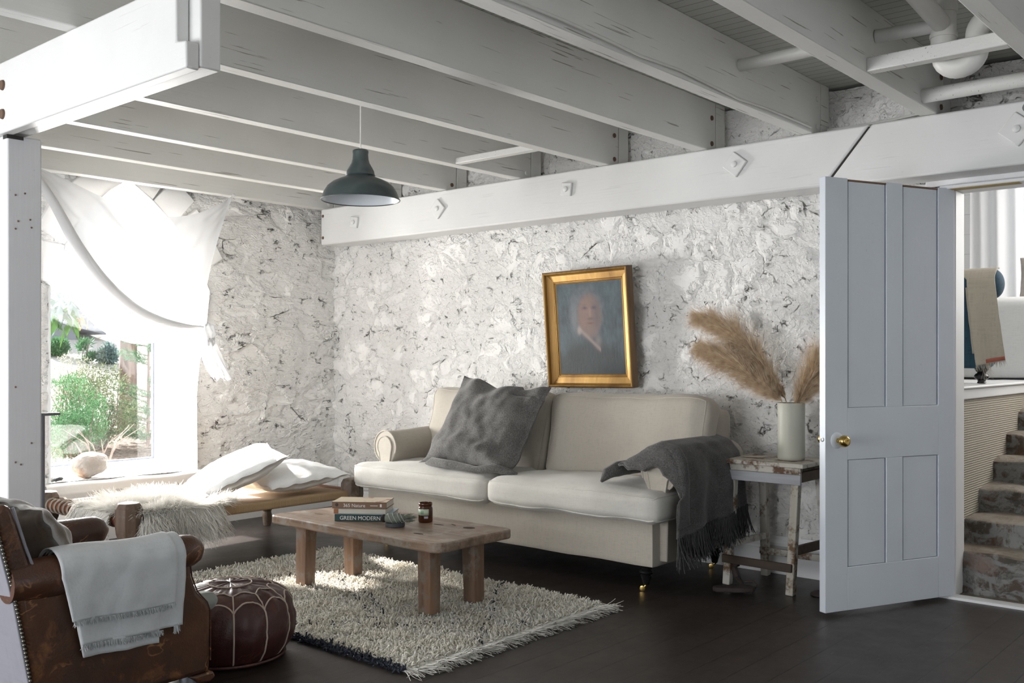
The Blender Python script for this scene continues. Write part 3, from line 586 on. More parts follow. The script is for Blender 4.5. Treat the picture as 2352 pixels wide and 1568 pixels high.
ST = [(5.10, 0.215, -1.50), (5.30, 0.345, -1.50), (5.57, 0.472, -1.50), (5.84, 0.603, -1.50), (6.11, 0.729, -1.50), (6.38, 0.855, -1.50), (6.65, 0.98, -1.50)]
for i, (y, z, x0) in enumerate(ST):
    y2 = ST[i+1][0]+0.02 if i < len(ST)-1 else 7.2
    zz = ST[i-1][1] if i else 0.0
    m = MB(); NX, NY = 46, 10
    def f(u, v, y=y, z=z, y2=y2, zz=zz, i=i):
        x = -1.503+(0.87 if i == 0 else 1.35)*u
        if v < 0.5: p = (x, y+0.02*(1-v*2)*0+0.0, zz-0.02+(z-zz+0.02)*v*2)
        else: p = (x, y+(y2-y)*(v-0.5)*2, z)
        edge = math.exp(-((v-0.5)/0.12)**2)
        return (x, p[1]+0.016*nz(x, p[2], i, 9)-0.008*nz(x, p[2], i, 26)+0.012*edge, p[2]+0.013*nz(x, p[1], i+7, 7)*min(1, v*3)-0.012*edge)
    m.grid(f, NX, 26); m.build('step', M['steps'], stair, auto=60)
# ---------------------------------------------------------------- pendant lamps
def pendant(x, y, zr, cord_top, label, s=1.0):
    t = thing('pendant_lamp', label, 'lamp', (x, y, zr), 0, 'green enamel pendant lamps')
    out = [(0.184, 0.0), (0.181, 0.008), (0.172, 0.035), (0.155, 0.062), (0.130, 0.082), (0.100, 0.096), (0.074, 0.106), (0.066, 0.112)]
    inn = [(r-0.003, z-0.003) for (r, z) in out]
    sh = MB().lathe(out, (x, y, zr), 56, capb=False, capt=False).build('shade', M['ewood'], t, auto=60)
    MB().lathe([(0.181, 0.0005)]+inn[1:]+[(0.02, 0.112)], (x, y, zr), 56, capb=False, capt=False).build('inner_shade', M['enamel_in'], t, auto=60)
    MB().tube([(x+0.184*math.cos(a), y+0.184*math.sin(a), zr) for a in np.linspace(0, 2*PI, 56, endpoint=False)], 0.0035, 8, closed=True).build('rim', M['ewood'], t)
    MB().lathe([(0.066, 0.111), (0.070, 0.116), (0.066, 0.121), (0.064, 0.135), (0.055, 0.152), (0.043, 0.172), (0.038, 0.190), (0.036, 0.215), (0.0375, 0.224), (0.037, 0.232), (0.030, 0.236), (1e-4, 0.237)], (x, y, zr), 40).build('neck', M['ewood'], t, auto=60)
    MB().sphere((x, y, zr+0.085), 0.028, 16, 12, (1, 1, 1.2)).build('bulb', plain('frosted_bulb', (0.85, 0.83, 0.78), 0.3), t)
    MB().tube([(x, y, zr+0.236), (x, y, cord_top)], 0.003, 8).build('lamp_cord', M['cord'], t)
pendant(-3.54, 3.02, 1.905, 2.558, 'dark green enamel pendant lamp hanging in front of the wall beam')
pendant(-0.565, 3.26, 1.914, 2.558, 'second pendant lamp, only its dark rim showing at the right edge')
# ---------------------------------------------------------------- framed portrait
pt = thing('framed_painting', 'gilt framed dark oil portrait of a white-haired person in a coat', 'painting', (-3.54, 4.86, 1.336), 0)
pw, ph = 0.335, 0.362
TM = Matrix.Translation((-3.54, 4.862, 1.340)) @ Matrix.Rotation(R(-3.0), 4, 'Z') @ Matrix.Rotation(R(4.0), 4, 'X') @ Matrix.Rotation(R(-0.8), 4, 'Y')
prof = [(0.0, 0.0, 'o'), (0.0, -0.052, 'o'), (0.010, -0.058, 'o'), (0.018, -0.050, 'g'), (0.024, -0.040, 'g'), (0.062, -0.022, 'g'), (0.068, -0.026, 'g'), (0.074, -0.020, 'g'), (0.082, -0.012, 'g'), (0.088, -0.010, 'g')]
def frame_part(name, pr, m):
    mb = MB(); V = []
    for (i, d) in pr:
        for (sx, sz) in ((-1, -1), (1, -1), (1, 1), (-1, 1)): V.append((sx*(pw-i), d, sz*(ph-i)))
    F = []
    for j in range(len(pr)-1):
        for k in range(4): F.append((4*j+k, 4*j+(k+1) % 4, 4*j+4+(k+1) % 4, 4*j+4+k))
    mb.add(tf(V, TM), F); return mb.build(name, m, pt, smooth=False)
frame_part('outer_moulding', [(0.0, 0.0), (0.0, -0.050), (0.006, -0.056)], M['gold_dark'])
frame_part('bead', [(0.006, -0.056), (0.010, -0.058), (0.015, -0.055), (0.018, -0.048)], M['gold'])
frame_part('inner_moulding', [(0.018, -0.048), (0.019, -0.032), (0.026, -0.026), (0.036, -0.024), (0.062, -0.018), (0.063, -0.013), (0.066, -0.018), (0.069, -0.018), (0.071, -0.012), (0.075, -0.013), (0.079, -0.010)], M['gold'])
def painted(u, v):   # u,v in 0..1, v up
    u = 0.48+(u-0.48)/1.18; v = 0.62+(v-0.62)/1.18
    def blob(cx, cy, rx, ry, p=2.0): return math.exp(-(((u-cx)/rx)**2+((v-cy)/ry)**2)**(p/2)*1.0)
    n1 = nz(u*7, v*4, 1.0); n2 = nz(u*30, v*16, 2.0); n3 = nz(u*60, v*60, 5.0)
    c = np.array((0.058, 0.080, 0.092))*(1+0.35*n1+0.25*n2)
    def over(col, a): 
        nonlocal c; a = max(0, min(1, a)); c = c*(1-a)+np.array(col)*a
    sm = lambda d, w: 1/(1+math.exp(-d/w))
    coat = sm(0.43-0.55*(abs(u-0.50)**1.4)-v-0.02*n1, 0.022); over((0.030, 0.036, 0.036), coat*0.85)
    over((0.020, 0.026, 0.024), blob(0.27, 0.33, 0.10, 0.16, 3)*0.5)
    hair = sm(1-((u-0.46)/0.225)**2-((v-0.68)/0.235)**2, 0.10); over((0.12, 0.13, 0.145), hair*(0.55+0.4*n2)); over((0.17, 0.18, 0.19), blob(0.30, 0.62, 0.055, 0.16)*0.6)
    face = sm(1-((u-0.49)/0.15)**2-((v-0.63)/0.20)**2, 0.13); over((0.19, 0.125, 0.105), face*0.85)
    over((0.24, 0.15, 0.12), blob(0.45, 0.70, 0.07, 0.06)*face*0.7); over((0.23, 0.135, 0.11), blob(0.42, 0.58, 0.05, 0.05)*face*0.5); over((0.10, 0.08, 0.085), blob(0.60, 0.62, 0.06, 0.16)*face*0.75)
    for ex in (0.44, 0.56): over((0.055, 0.055, 0.07), blob(ex, 0.705, 0.033, 0.017)*0.85); over((0.13, 0.10, 0.09), blob(ex, 0.735, 0.04, 0.010)*0.5)
    over((0.26, 0.17, 0.14), blob(0.505, 0.66, 0.016, 0.05)*0.6); over((0.09, 0.06, 0.055), blob(0.51, 0.605, 0.035, 0.011)*0.7); over((0.12, 0.05, 0.045), blob(0.505, 0.565, 0.038, 0.008)*0.8)
    d1 = abs((v-0.515)+1.1*(u-0.36)-0.0); collar = math.exp(-(((v-(0.53-0.75*(u-0.34)))/0.022)**2)) if 0.34 < u < 0.62 else 0
    over((0.27, 0.21, 0.19), collar*0.75); over((0.30, 0.25, 0.23), blob(0.355, 0.50, 0.03, 0.04, 3)*0.8); over((0.22, 0.18, 0.18), blob(0.59, 0.40, 0.04, 0.06)*0.6)
    return np.clip(c, 0.005, 1)
NX_, NY_ = 90, 110; mb = MB(); cw, chh = pw-0.076, ph-0.076
mb.grid(lambda u, v: (-cw+2*cw*u, -0.010, -chh+2*chh*v), NX_, NY_); mb.v[0] = tf(mb.v[0], TM)
mb.cols = np.array([(*painted(i/(NX_-1), j/(NY_-1)), 1) for j in range(NY_) for i in range(NX_)])
t = NT('oil_canvas'); at = t.n('Attribute', attribute_name='paint'); t.set(color=at.outputs['Color'], rough=0.45); t.b.inputs['Specular IOR Level'].default_value = 0.22; t.bump(t.noise(t.coord((1, 1, 0.5)), 70, 5, 0.7), 0.5, 0.004)
mb.build('canvas', t.m, pt, fix=False)
# ---------------------------------------------------------------- coffee table
ct = thing('coffee_table', 'low rustic plank coffee table with square legs standing on the rug', 'table', (-3.55, 3.2, 0.02))
ZT = 0.365
def topf():
    x0, x1, y0, y1 = -4.165, -2.955, 2.945, 3.455; pts = []
    def corner(cx, cy, r, a0):
        for k in range(7): a = a0+PI/2*k/6; pts.append((cx+r*math.cos(a), cy+r*math.sin(a)))
    r = 0.05; corner(x1-r, y1-r, r, 0); corner(x0+0.06+r, y1-r, r, PI/2); corner(x0+r, y0+r, r, PI); corner(x1-r, y0+r, r, 1.5*PI)
    out = []
    for i, (x, y) in enumerate(pts):
        nx, ny = pts[(i+1) % len(pts)]; m = max(1, int(math.hypot(nx-x, ny-y)/0.04))
        for k in range(m):
            px, py = x+(nx-x)*k/m, y+(ny-y)*k/m; w = 0.007*nz(px, py, 0, 4)+0.004*nz(px, py, 5, 12); out.append((px+w, py+w*0.8))
    return out
MB().prism(topf(), ZT-0.043, ZT, 'z').build('tabletop', M['table'], ct, bevel=0.008, bseg=3)
for (x, y) in ((-3.99, 3.05), (-3.98, 3.345), (-3.125, 3.065), (-3.12, 3.345)):
    sx = -0.004 if x < -3.5 else 0.004; sy = -0.004 if y < 3.2 else 0.004
    MB().bar((x+sx, y+sy, 0.022), (x, y, ZT-0.043), 0.074, 0.064, (0, 1, 0), 0.080, 0.070).build('leg', M['tleg'], ct, bevel=0.003)
for (x, y, a, b, r) in [(-3.13, 3.33, 0.03, 0.022, 0.3), (-3.20, 3.07, 0.028, 0.010, 0.1), (-3.30, 3.30, 0.030, 0.006, 0.1), (-3.98, 3.12, 0.028, 0.004, 0.2), (-3.24, 3.34, 0.02, 0.005, -0.3)]:
    mm_ = Matrix.Translation((x, y, ZT-0.0015)) @ Matrix.Rotation(r, 4, 'Z') @ Matrix.Diagonal((a, b, 1, 1)); MB().lathe([(1, 0), (1, 0.0022), (0.8, 0.0024), (1e-4, 0.0023)], n=20, M=mm_).build('peg_hole', M['hole'], ct)
def text_obj(name, body, size, Mx, mat_, parent, spacing=1.0, ext=0.0004):
    cu = bpy.data.curves.new(name, 'FONT'); cu.body = body; cu.size = size; cu.extrude = ext; cu.space_character = spacing; cu.align_x = 'LEFT'; cu.resolution_u = 4
    tmp = bpy.data.objects.new(name, cu); COL.objects.link(tmp); bpy.context.view_layer.update()
    me = bpy.data.meshes.new_from_object(tmp.evaluated_get(bpy.context.evaluated_depsgraph_get())); bpy.data.objects.remove(tmp); bpy.data.curves.remove(cu)
    o = bpy.data.objects.new(name, me); COL.objects.link(o); me.materials.clear(); me.materials.append(mat_); o.parent = parent; me.transform(Mx)
    return o
M['page'] = boards_mat('book_pages', (0.74, 0.70, 0.62), 0.002, 2, (0.55, 0.51, 0.44), 0.3)
TXW = plain('white_print', (0.80, 0.79, 0.75), 0.6)
def book(x, y, z, w, d, h, rz, cover, label, top=None):
    """spine faces local -y; origin at base centre"""
    t = thing('book', label, 'book', (x, y, z), rz, 'books stacked on the coffee table')
    c = MB(); c.box(-w/2, w/2, -d/2, d/2, 0, 0.003).box(-w/2, w/2, -d/2, d/2, h-0.003, h).box(-w/2, w/2, -d/2, -d/2+0.003, 0.0, h)
    c.build('cover', cover, t, local=True, bevel=0.001)
    MB().box(-w/2+0.003, w/2-0.003, -d/2+0.003, d/2-0.003, 0.003, h-0.003).build('pages', M['page'], t, local=True, smooth=False)
    if top: MB().box(-w/2+0.001, w/2-0.001, -d/2+0.001, d/2-0.001, h, h+0.0006).build('front_cover', top, t, local=True, smooth=False)
    return t
SPM = lambda x, z, y: Matrix.Translation((x, y, z)) @ Matrix.Rotation(PI/2, 4, 'X')
bz = R(35)
bk1 = book(-3.70, 3.20, ZT, 0.275, 0.20, 0.034, bz, plain('dark_green_cloth', (0.012, 0.045, 0.045), 0.45), 'dark green book, GREEN MODERN on its spine, bottom of the stack', plain('pale_blue_cover', (0.45, 0.58, 0.66), 0.4))
text_obj('title', 'GREEN MODERN', 0.027, SPM(-0.112, 0.0075, -0.1008), TXW, bk1, 0.98)
bk2 = book(-3.712, 3.19, ZT+0.0347, 0.258, 0.175, 0.024, bz, plain('ivory_cover', (0.56, 0.53, 0.46), 0.5), 'thin ivory book in the middle of the stack', plain('ivory_cover_b', (0.60, 0.56, 0.47), 0.5))
MB().box(-0.129, -0.106, -0.0884, -0.0876, 0.0005, 0.0235).build('spine_picture', plain('orange_spine_picture', (0.32, 0.12, 0.04), 0.5), bk2, local=True, smooth=False)
M['bk_top'] = (lambda t: (t.set(color=t.mix(t.ramp(t.noise(t.coord(), 14, 3), [(0.62, 0.0), (0.66, 1.0)]), (0.62, 0.52, 0.38), (0.38, 0.19, 0.13)), rough=0.5), t.m)[1])(NT('nature_cover'))
bk3 = book(-3.715, 3.188, ZT+0.0594, 0.272, 0.165, 0.032, bz, plain('kraft_brown_cover', (0.20, 0.115, 0.07), 0.55), 'brown book, 365 Nature on its spine, topmost of the stack', M['bk_top'])
text_obj('title', '365 Nature', 0.0235, SPM(-0.080, 0.0075, -0.0828), TXW, bk3, 1.0, 0.0006)
mb = MB()
for k in range(9): mb.box(0.055+0.0042*k, 0.0582+0.0042*k, -0.0832, -0.0827, 0.0132, 0.0168)
mb.build('small_print', TXW, bk3, local=True, smooth=False)
MB().box(0.103, 0.112, -0.0832, -0.0827, 0.009, 0.023).build('publisher_mark', TXW, bk3, local=True, smooth=False)
MB().lathe([(0.009, 0), (0.006, 0.0006), (1e-4, 0.0007)], n=7, M=SPM(-0.112, 0.018, -0.0826)).build('leaf_mark', plain('dark_leaf', (0.05, 0.03, 0.02), 0.6), bk3, local=True)
# amber jar candle
cx_, cy_ = -3.40, 3.31
jar = thing('candle_jar', 'amber glass candle jar with pale label on the coffee table', 'candle', (cx_, cy_, ZT))
g_ = NT('amber_glass'); g_.set(color=(0.085, 0.022, 0.006), rough=0.08); g_.b.inputs['Transmission Weight'].default_value = 0.35
MB().lathe([(0.030, 0), (0.034, 0.003), (0.035, 0.01), (0.035, 0.066), (0.033, 0.073), (0.030, 0.077), (0.031, 0.080), (0.033, 0.082), (0.033, 0.093), (0.030, 0.095), (0.029, 0.088), (0.029, 0.07), (1e-4, 0.069)], (cx_, cy_, ZT), 36).build('glass', g_.m, jar, auto=60)
va = math.atan2(-cy_, -cx_)
def arcpatch(name, a0, a1, z0, z1, r, m, par):
    mb = MB(); mb.grid(lambda u, v: (cx_+r*math.cos(a0+(a1-a0)*u), cy_+r*math.sin(a0+(a1-a0)*u), ZT+z0+(z1-z0)*v), 14, 3); return mb.build(name, m, par, solid=0.0003)
lb = arcpatch('paper_label', va-1.35, va+0.45, 0.036, 0.066, 0.0354, plain('pale_green_label', (0.50, 0.58, 0.44), 0.6), jar)
arcpatch('label_print', va-0.75, va-0.25, 0.043, 0.058, 0.0359, plain('sage_print', (0.28, 0.40, 0.28), 0.6), lb)
arcpatch('small_sticker', va-0.20, va+0.35, 0.021, 0.032, 0.0356, plain('lilac_sticker', (0.58, 0.56, 0.70), 0.6), jar)
# small dish with herb bundle
dish = thing('smudge_dish', 'small dark grey stone dish on the coffee table', 'dish', (-3.42, 3.13, ZT))
MB().lathe([(0.042, 0), (0.046, 0.003), (0.046, 0.018), (0.043, 0.020), (0.040, 0.016), (0.038, 0.010), (1e-4, 0.009)], (-3.42, 3.13, ZT), 36).build('bowl', plain('dark_slate', (0.055, 0.058, 0.065), 0.6, 0, 0.2), dish, auto=50)
sb_a, sb_b = np.array((-3.452, 3.088, ZT+0.040)), np.array((-3.385, 3.19, ZT+0.046)); sb_b = sb_a+(nrm((0.758, 0.652, 0.02))*0.125)
sb = thing('herb_bundle', 'dried grey-green sage bundle tied with string lying on the dish', 'herb bundle', tuple(sb_a))
tt = np.linspace(0, 1, 18); PB = sb_a+(sb_b-sb_a)*tt[:, None]; 
MB().tube(PB, [0.012+0.012*math.sin(PI*min(1, k*1.25))**0.6-0.014*max(0, k-0.55) for k in tt], 14).build('leaves', plain('sage_leaf', (0.22, 0.245, 0.20), 0.95, 0, 0.9, 220), sb)
P_, F_ = strands(sb_a+(sb_b-sb_a)*RNG.uniform(0.2, 1.0, (260, 1))+RNG.normal(size=(260, 3))*0.008, nrm(sb_b-sb_a)+RNG.normal(size=(260, 3))*0.22, 0.035, 0.0022, 2, 0.0, 0.2); fastmesh('stems', P_, F_, plain('sage_stem', (0.25, 0.27, 0.21), 0.95), sb)
MB().sphere(tuple(sb_a), 0.019, 12, 8, (0.8, 1, 1)).build('charred_end', plain('charred_herb', (0.02, 0.018, 0.018), 0.9, 0, 1.0, 160), sb)
M['string'] = plain('white_string', (0.62, 0.62, 0.60), 0.9)
ax = nrm(sb_b-sb_a)
for k in (0.25, 0.42, 0.60, 0.72): 
    c = sb_a+(sb_b-sb_a)*k; u_ = nrm(np.cross(ax, (0, 0, 1))); w_ = np.cross(ax, u_); MB().tube([c+0.0245*(1-0.5*max(0, k-.5))*(math.cos(a)*u_+math.sin(a)*w_)+ax*0.012*math.sin(a) for a in np.linspace(0, 2*PI, 20, endpoint=False)], 0.0011, 5, closed=True).build('string', M['string'], sb)
# ---------------------------------------------------------------- soft shapes
def softbox_pts(P, hx, hy, hz, r, bx, by, bz, wr=0.0, seed=0, sag=None):
    """map unit-cube surface points to a stuffed box"""
    out = []
    for (a, b, c) in P:
        x, y, z = a*hx, b*hy, c*hz; ix, iy, iz = hx-r, hy-r, hz-r
        q = np.array((max(-ix, min(ix, x)), max(-iy, min(iy, y)), max(-iz, min(iz, z)))); d = np.array((x, y, z))-q; L = np.linalg.norm(d)
        if L > 1e-9: d = d/L*r
        p = q+d
        p[0] += np.sign(a)*bx*abs(a)**3*(1-b*b)*(1-c*c*0.5); p[1] += np.sign(b)*by*abs(b)**3*(1-a*a)*(1-c*c*0.5); p[2] += np.sign(c)*bz*abs(c)*(1-a**4)*(1-b**4)
        if wr:
            n1 = nz(p[0], p[1]+seed, p[2], 4)*wr+nz(p[0]+seed, p[1], p[2], 11)*wr*0.45; p = p+np.sign((a, b, c))*np.array((abs(a)**6, abs(b)**6, abs(c)**6))*n1
        if sag: p = sag(p)
        out.append(p)
    return np.array(out)
def cube_surface(n):
    V = []; F = []; idx = {}
    def vid(i, j, k):
        if (i, j, k) not in idx: idx[(i, j, k)] = len(V); V.append((2*i/n-1, 2*j/n-1, 2*k/n-1))
        return idx[(i, j, k)]
    for i in range(n):
        for j in range(n):
            for s in (0, n):
                F.append((vid(i, j, s), vid(i+1, j, s), vid(i+1, j+1, s), vid(i, j+1, s))); F.append((vid(i, s, j), vid(i+1, s, j), vid(i+1, s, j+1), vid(i, s, j+1))); F.append((vid(s, i, j), vid(s, i+1, j), vid(s, i+1, j+1), vid(s, i, j+1)))
    return np.array(V), F
CS = cube_surface(22)
def softbox(name, hx, hy, hz, r, b, Mx, mat_, parent, wr=0.006, seed=0, piping=(), sag=None, n=None, pipe_m=None):
    V, F = CS if n is None else cube_surface(n)
    m = MB().add(tf(softbox_pts(V, hx, hy, hz, r, *b, wr, seed, sag), Mx), F); o = m.build(name, mat_, parent, auto=180)
    for ax_, sgn in piping:
        L = []; N = 26
        ring_ = [(-1+2*k/N, -1) for k in range(N)]+[(1, -1+2*k/N) for k in range(N)]+[(1-2*k/N, 1) for k in range(N)]+[(-1, 1-2*k/N) for k in range(N)]
        for (u, v) in ring_: L.append({'z': (u, v, sgn), 'y': (u, sgn, v), 'x': (sgn, u, v)}[ax_])
        pts = tf(softbox_pts(L, hx, hy, hz, r, *b, wr, seed, sag), Mx); MB().tube(pts, 0.0042, 7, closed=True).build('piping', pipe_m or mat_, o)
    return o
def pillow(name, w, h, th, Mx, mat_, parent=None, concave=0.07, wr=0.010, seed=0, warp=None, n=40):
    """square cushion in local xy, pointed corners"""
    V = []; F = []
    for s in (1, -1):
        for j in range(n+1):
            for i in range(n+1):
                u, v = 2*i/n-1, 2*j/n-1; x = u*w/2*(1-concave*(1-v*v)); y = v*h/2*(1-concave*(1-u*u))
                z = s*th/2*max(0, (1-abs(u)**2.6)*(1-abs(v)**2.6))**0.55
                k = (1-u**8)*(1-v**8); z += k*(wr*nz(x, y, seed, 6)+wr*0.5*nz(x, y, seed+s, 16)); e = max(abs(u), abs(v))**6
                z += 0.012*e*nz(u*2+seed, v*2, 3, 2.2)
                p = np.array((x, y, z)); p = warp(p, u, v) if warp is not None else p; V.append(p)
    k = (n+1)**2
    for s in (0, 1):
        for j in range(n):
            for i in range(n):
                a = s*k+j*(n+1)+i; F.append((a, a+1, a+n+2, a+n+1) if s == 0 else (a, a+n+1, a+n+2, a+1))
    m = MB().add(tf(V, Mx), F); o = m.build(name, mat_, parent, auto=180)
    b = bmesh.new(); b.from_mesh(o.data); bmesh.ops.remove_doubles(b, verts=b.verts, dist=0.0008); b.to_mesh(o.data); b.free()
    return o
def frame_M(c, xa, ya):
    x = nrm(xa); z = nrm(np.cross(x, ya)); y = np.cross(z, x); m = Matrix.Identity(4)
    for i in range(3): m[i][0], m[i][1], m[i][2], m[i][3] = x[i], y[i], z[i], c[i]
    return m
# ---------------------------------------------------------------- sofa
sofa = thing('sofa', 'cream linen two-seat sofa with rolled arms on turned black legs', 'sofa', (-3.6, 4.45, 0))
S0, S1, SF, SB = -4.66, -2.57, 4.035, 4.87
def basef():
    V, F = cube_surface(20); h = (S1-S0)/2; P = softbox_pts(V, h, (SB-SF)/2, 0.125, 0.012, 0.0, 0.0, 0.0, 0.003, 3); P = P+np.array(((S0+S1)/2, (SF+SB)/2, 0.262)); return MB().add(P, F)
basef().build('base', M['sofa'], sofa, auto=50)
# arms: rolled; scroll front facing -y
def arm(sign, xc, y0, y1):
    r = 0.098; zc = 0.60; pr = []
    for a in np.linspace(-0.35*PI, 1.12*PI, 22): pr.append((xc+sign*0.0+sign*math.cos(a)*r, zc+math.sin(a)*r))
    inner = xc-sign*0.055; pr = [(xc+sign*0.045, 0.16)]+[(xc+sign*0.05, 0.35), (xc+sign*0.055, 0.46)]+pr+[(inner-sign*0.0, 0.50), (inner, 0.16)]
    m = MB(); ny = 22; V = []
    for j in range(ny):
        y = y0+(y1-y0)*j/(ny-1)
        for (x, z) in pr: V.append((x+0.004*nz(x, y, z, 5), y, z+0.006*nz(x, y, 2+z, 4)+(0.02*(j/(ny-1)))))
    n = len(pr); F = []
    for j in range(ny-1):
        for i in range(n): F.append((j*n+i, j*n+(i+1) % n, (j+1)*n+(i+1) % n, (j+1)*n+i))
    F += [list(range(n)), list(range((ny-1)*n, ny*n))]
    m.add(V, F); o = m.build('arm', M['sofa'], sofa, auto=50, bevel=0.006)
    # scroll facing panel with welt
    fp = []
    for a in np.linspace(-0.22*PI, 1.12*PI, 20): fp.append((xc+sign*math.cos(a)*(r-0.034), zc+math.sin(a)*(r-0.034)))
    fp = [(xc+sign*0.02, 0.40)]+fp+[(inner+sign*0.03, 0.40)]
    MB().prism(fp, y0-0.008, y0+0.01, 'y').build('arm_front', M['sofa'], o, bevel=0.004)
    MB().tube([(x, y0-0.006, z) for (x, z) in fp], 0.005, 7).build('welt', M['sofa'], o)
    MB().tube([(xc+sign*math.cos(a)*(r+0.001), y0+0.001, zc+math.sin(a)*(r+0.001)) for a in np.linspace(-0.3*PI, 1.12*PI, 24)], 0.006, 7).build('welt', M['sofa'], o)
    return o
arm(-1, S0+0.055, 4.13, 4.80); arm(1, S1-0.005, 4.10, 4.80)
bm = MB(); V, F = cube_surface(16); P = softbox_pts(V, 1.02, 0.11, 0.33, 0.07, 0, 0, 0.015, 0.004, 5); 
for p in P: p[1] += 0.10*(p[2]+0.33)/0.66*0.5
bm.add(P+np.array((-3.6, 4.735, 0.56)), F).build('back_frame', M['sofa'], sofa, auto=60)
def seat_c(x0, x1, seed, y0=3.965, zb=0.385, zt=0.525):
    sg = lambda p: np.array((p[0], p[1], p[2]-0.012*math.cos(min(1, abs(p[0])/0.5)*PI/2)*(p[1] > 0.1)))
    return softbox('seat_cushion', (x1-x0)/2, (4.62-y0)/2, (zt-zb)/2, 0.045, (0.006, 0.010, 0.022), Matrix.Translation(((x0+x1)/2, (y0+4.62)/2, (zb+zt)/2)), M['sofa_seat'], sofa, 0.012, seed, (('z', 1), ('z', -1)), sg, pipe_m=M['sofa_seat'])
seat_c(-4.72, -3.605, 2, 3.955, 0.355, 0.50); seat_c(-3.600, -2.50, 9, 3.945, 0.365, 0.505)
def back_c(x0, x1, tilt, seed, zt=0.93):
    Mx = Matrix.Translation(((x0+x1)/2, 4.565, 0.70)) @ Matrix.Rotation(R(-15), 4, 'X') @ Matrix.Rotation(R(tilt), 4, 'Y')
    return softbox('back_cushion', (x1-x0)/2, 0.085, (zt-0.46)/2, 0.06, (0.004, 0.035, 0.015), Mx, M['sofa'], sofa, 0.014, seed, (('y', -1),), None)
back_c(-4.60, -3.60, 0.6, 21, 0.955); back_c(-3.59, -2.55, -0.3, 33, 0.955)
def turned_leg(x, y, castor=True):
    t_ = MB().lathe([(0.014, 0.034), (0.017, 0.040), (0.021, 0.056), (0.026, 0.070), (0.028, 0.078), (0.021, 0.083), (0.031, 0.089), (0.035, 0.096), (0.031, 0.103), (0.022, 0.108), (0.028, 0.115), (0.030, 0.122), (0.024, 0.127), (0.030, 0.132), (0.030, 0.140)], (x, y, 0), 28).build('leg', M['black_wood'], sofa, auto=30)
    MB().lathe([(0.008, -0.006), (0.0135, -0.005), (0.0145, 0.0), (0.0135, 0.005), (0.008, 0.006)], n=22, M=Matrix.Translation((x-0.014, y-0.012, 0.0148)) @ Matrix.Rotation(R(20), 4, 'Z') @ Matrix.Rotation(PI/2, 4, 'X')).build('castor_wheel', M['brass'], t_)
    MB().tube([(x, y, 0.040), (x+0.002, y, 0.032), (x-0.006, y-0.006, 0.024), (x-0.014, y-0.012, 0.016)], [0.010, 0.008, 0.005, 0.004], 10).build('castor_fork', M['brass'], t_)
for (x, y) in ((-4.56, 4.12), (-2.655, 4.11), (-4.56, 4.78), (-2.65, 4.79)): turned_leg(x, y)
# grey wool cushion leaning on the back cushions
cxp = np.array((-3.875, 4.275, 0.755))
def dwarp(p, u, v):
    p = p.copy()
    if v < 0: p[2] += 0.05*v*v*(0.5+0.5*abs(u)); p[1] += 0.03*v*v*(1-u*u)
    k = max(0, v-0.45)/0.55; p[1] -= 0.035*k*math.exp(-(u/0.35)**2); p[2] += 0.02*k*math.sin(u*9)
    if v > 0.7 and u > 0.4: p[1] += -0.02
    p[2] += 0.012*math.sin(v*7+u*2)*math.exp(-((v+0.8)/0.35)**2)*2
    return p
dc = thing('scatter_cushion', 'large dark grey wool square cushion leaning on the sofa back', 'cushion', (-3.84, 4.2, 0.5))
pillow('cushion_cover', 0.72, 0.63, 0.20, frame_M(cxp, (1, 0.0, -0.07), (-0.13, 0.30, 0.53)), M['greywool'], dc, 0.095, 0.022, 4, dwarp, 50)
# fold of cushion cover spilling on the seat at its foot
MB().tube([(-4.20, 4.10, 0.525), (-4.08, 4.03, 0.55), (-3.9, 4.02, 0.545), (-3.72, 4.02, 0.53), (-3.60, 4.03, 0.548), (-3.52, 4.05, 0.535), (-3.47, 4.08, 0.52)], [0.012, 0.026, 0.024, 0.02, 0.026, 0.02, 0.008], 12).build('cover_hem', M['greywool'], dc)
# ---------------------------------------------------------------- charcoal throw over the right arm
th = thing('throw_blanket', 'charcoal wool throw with fringe draped over the right sofa arm', 'blanket', (-2.5, 4.4, 0.2))
TP = [(-2.86, 0.535), (-2.80, 0.575), (-2.72, 0.645), (-2.65, 0.705), (-2.57, 0.735), (-2.49, 0.715), (-2.445, 0.655), (-2.432, 0.57), (-2.43, 0.45), (-2.43, 0.34)]
TP = np.array(TP); Ls = np.concatenate([[0], np.cumsum(np.linalg.norm(np.diff(TP, axis=0), axis=1))]); Ls /= Ls[-1]
def tprof(v): return np.array((np.interp(v, Ls, TP[:, 0]), np.interp(v, Ls, TP[:, 1])))
def throwf(u, v, lift=0.0, y0=4.03, y1=4.66):
    p = tprof(v*0.985); y = y0+(y1-y0)*u; y += 0.05*(1-v)**2*(0.5-u)*2*0.3
    inner = max(0, 1-v/0.3); y = y+inner*(0.10*(0.5-u)) + (0.03*inner)
    hang = max(0, (v-0.55)/0.45); z = p[1]-hang*(0.06-0.10*u)+0.0*u; x = p[0]+hang*0.03*u
    fold = 0.014*math.sin(u*17+v*3)*hang+0.010*math.sin(u*9+1)*(0.3+hang)+0.008*nz(u*3, v*3, lift*50, 2.5)
    front = math.exp(-(u/0.10)**2); x += fold-0.020*front*hang; z -= 0.030*front*(1-hang)*(v > 0.12)
    rise = 0.03*math.exp(-((v-0.12)/0.12)**2)
    z = z+rise
    if u < 0.12 and 0.10 < v < 0.80:
        k = (0.12-u)/0.12; e = min(1, (v-0.10)/0.12, (0.80-v)/0.15)*0.62*k; x = x+(-2.575-x)*e; z = z+(0.575-z)*e; y = 4.075-0.012*k
    return (x+lift, y, z+lift*0.6+0.004)
m = MB(); m.grid(lambda u, v: throwf(u, v), 54, 60); m.build('cloth', M['throwwool'], th, solid=0.014, solid_off=1, auto=180)
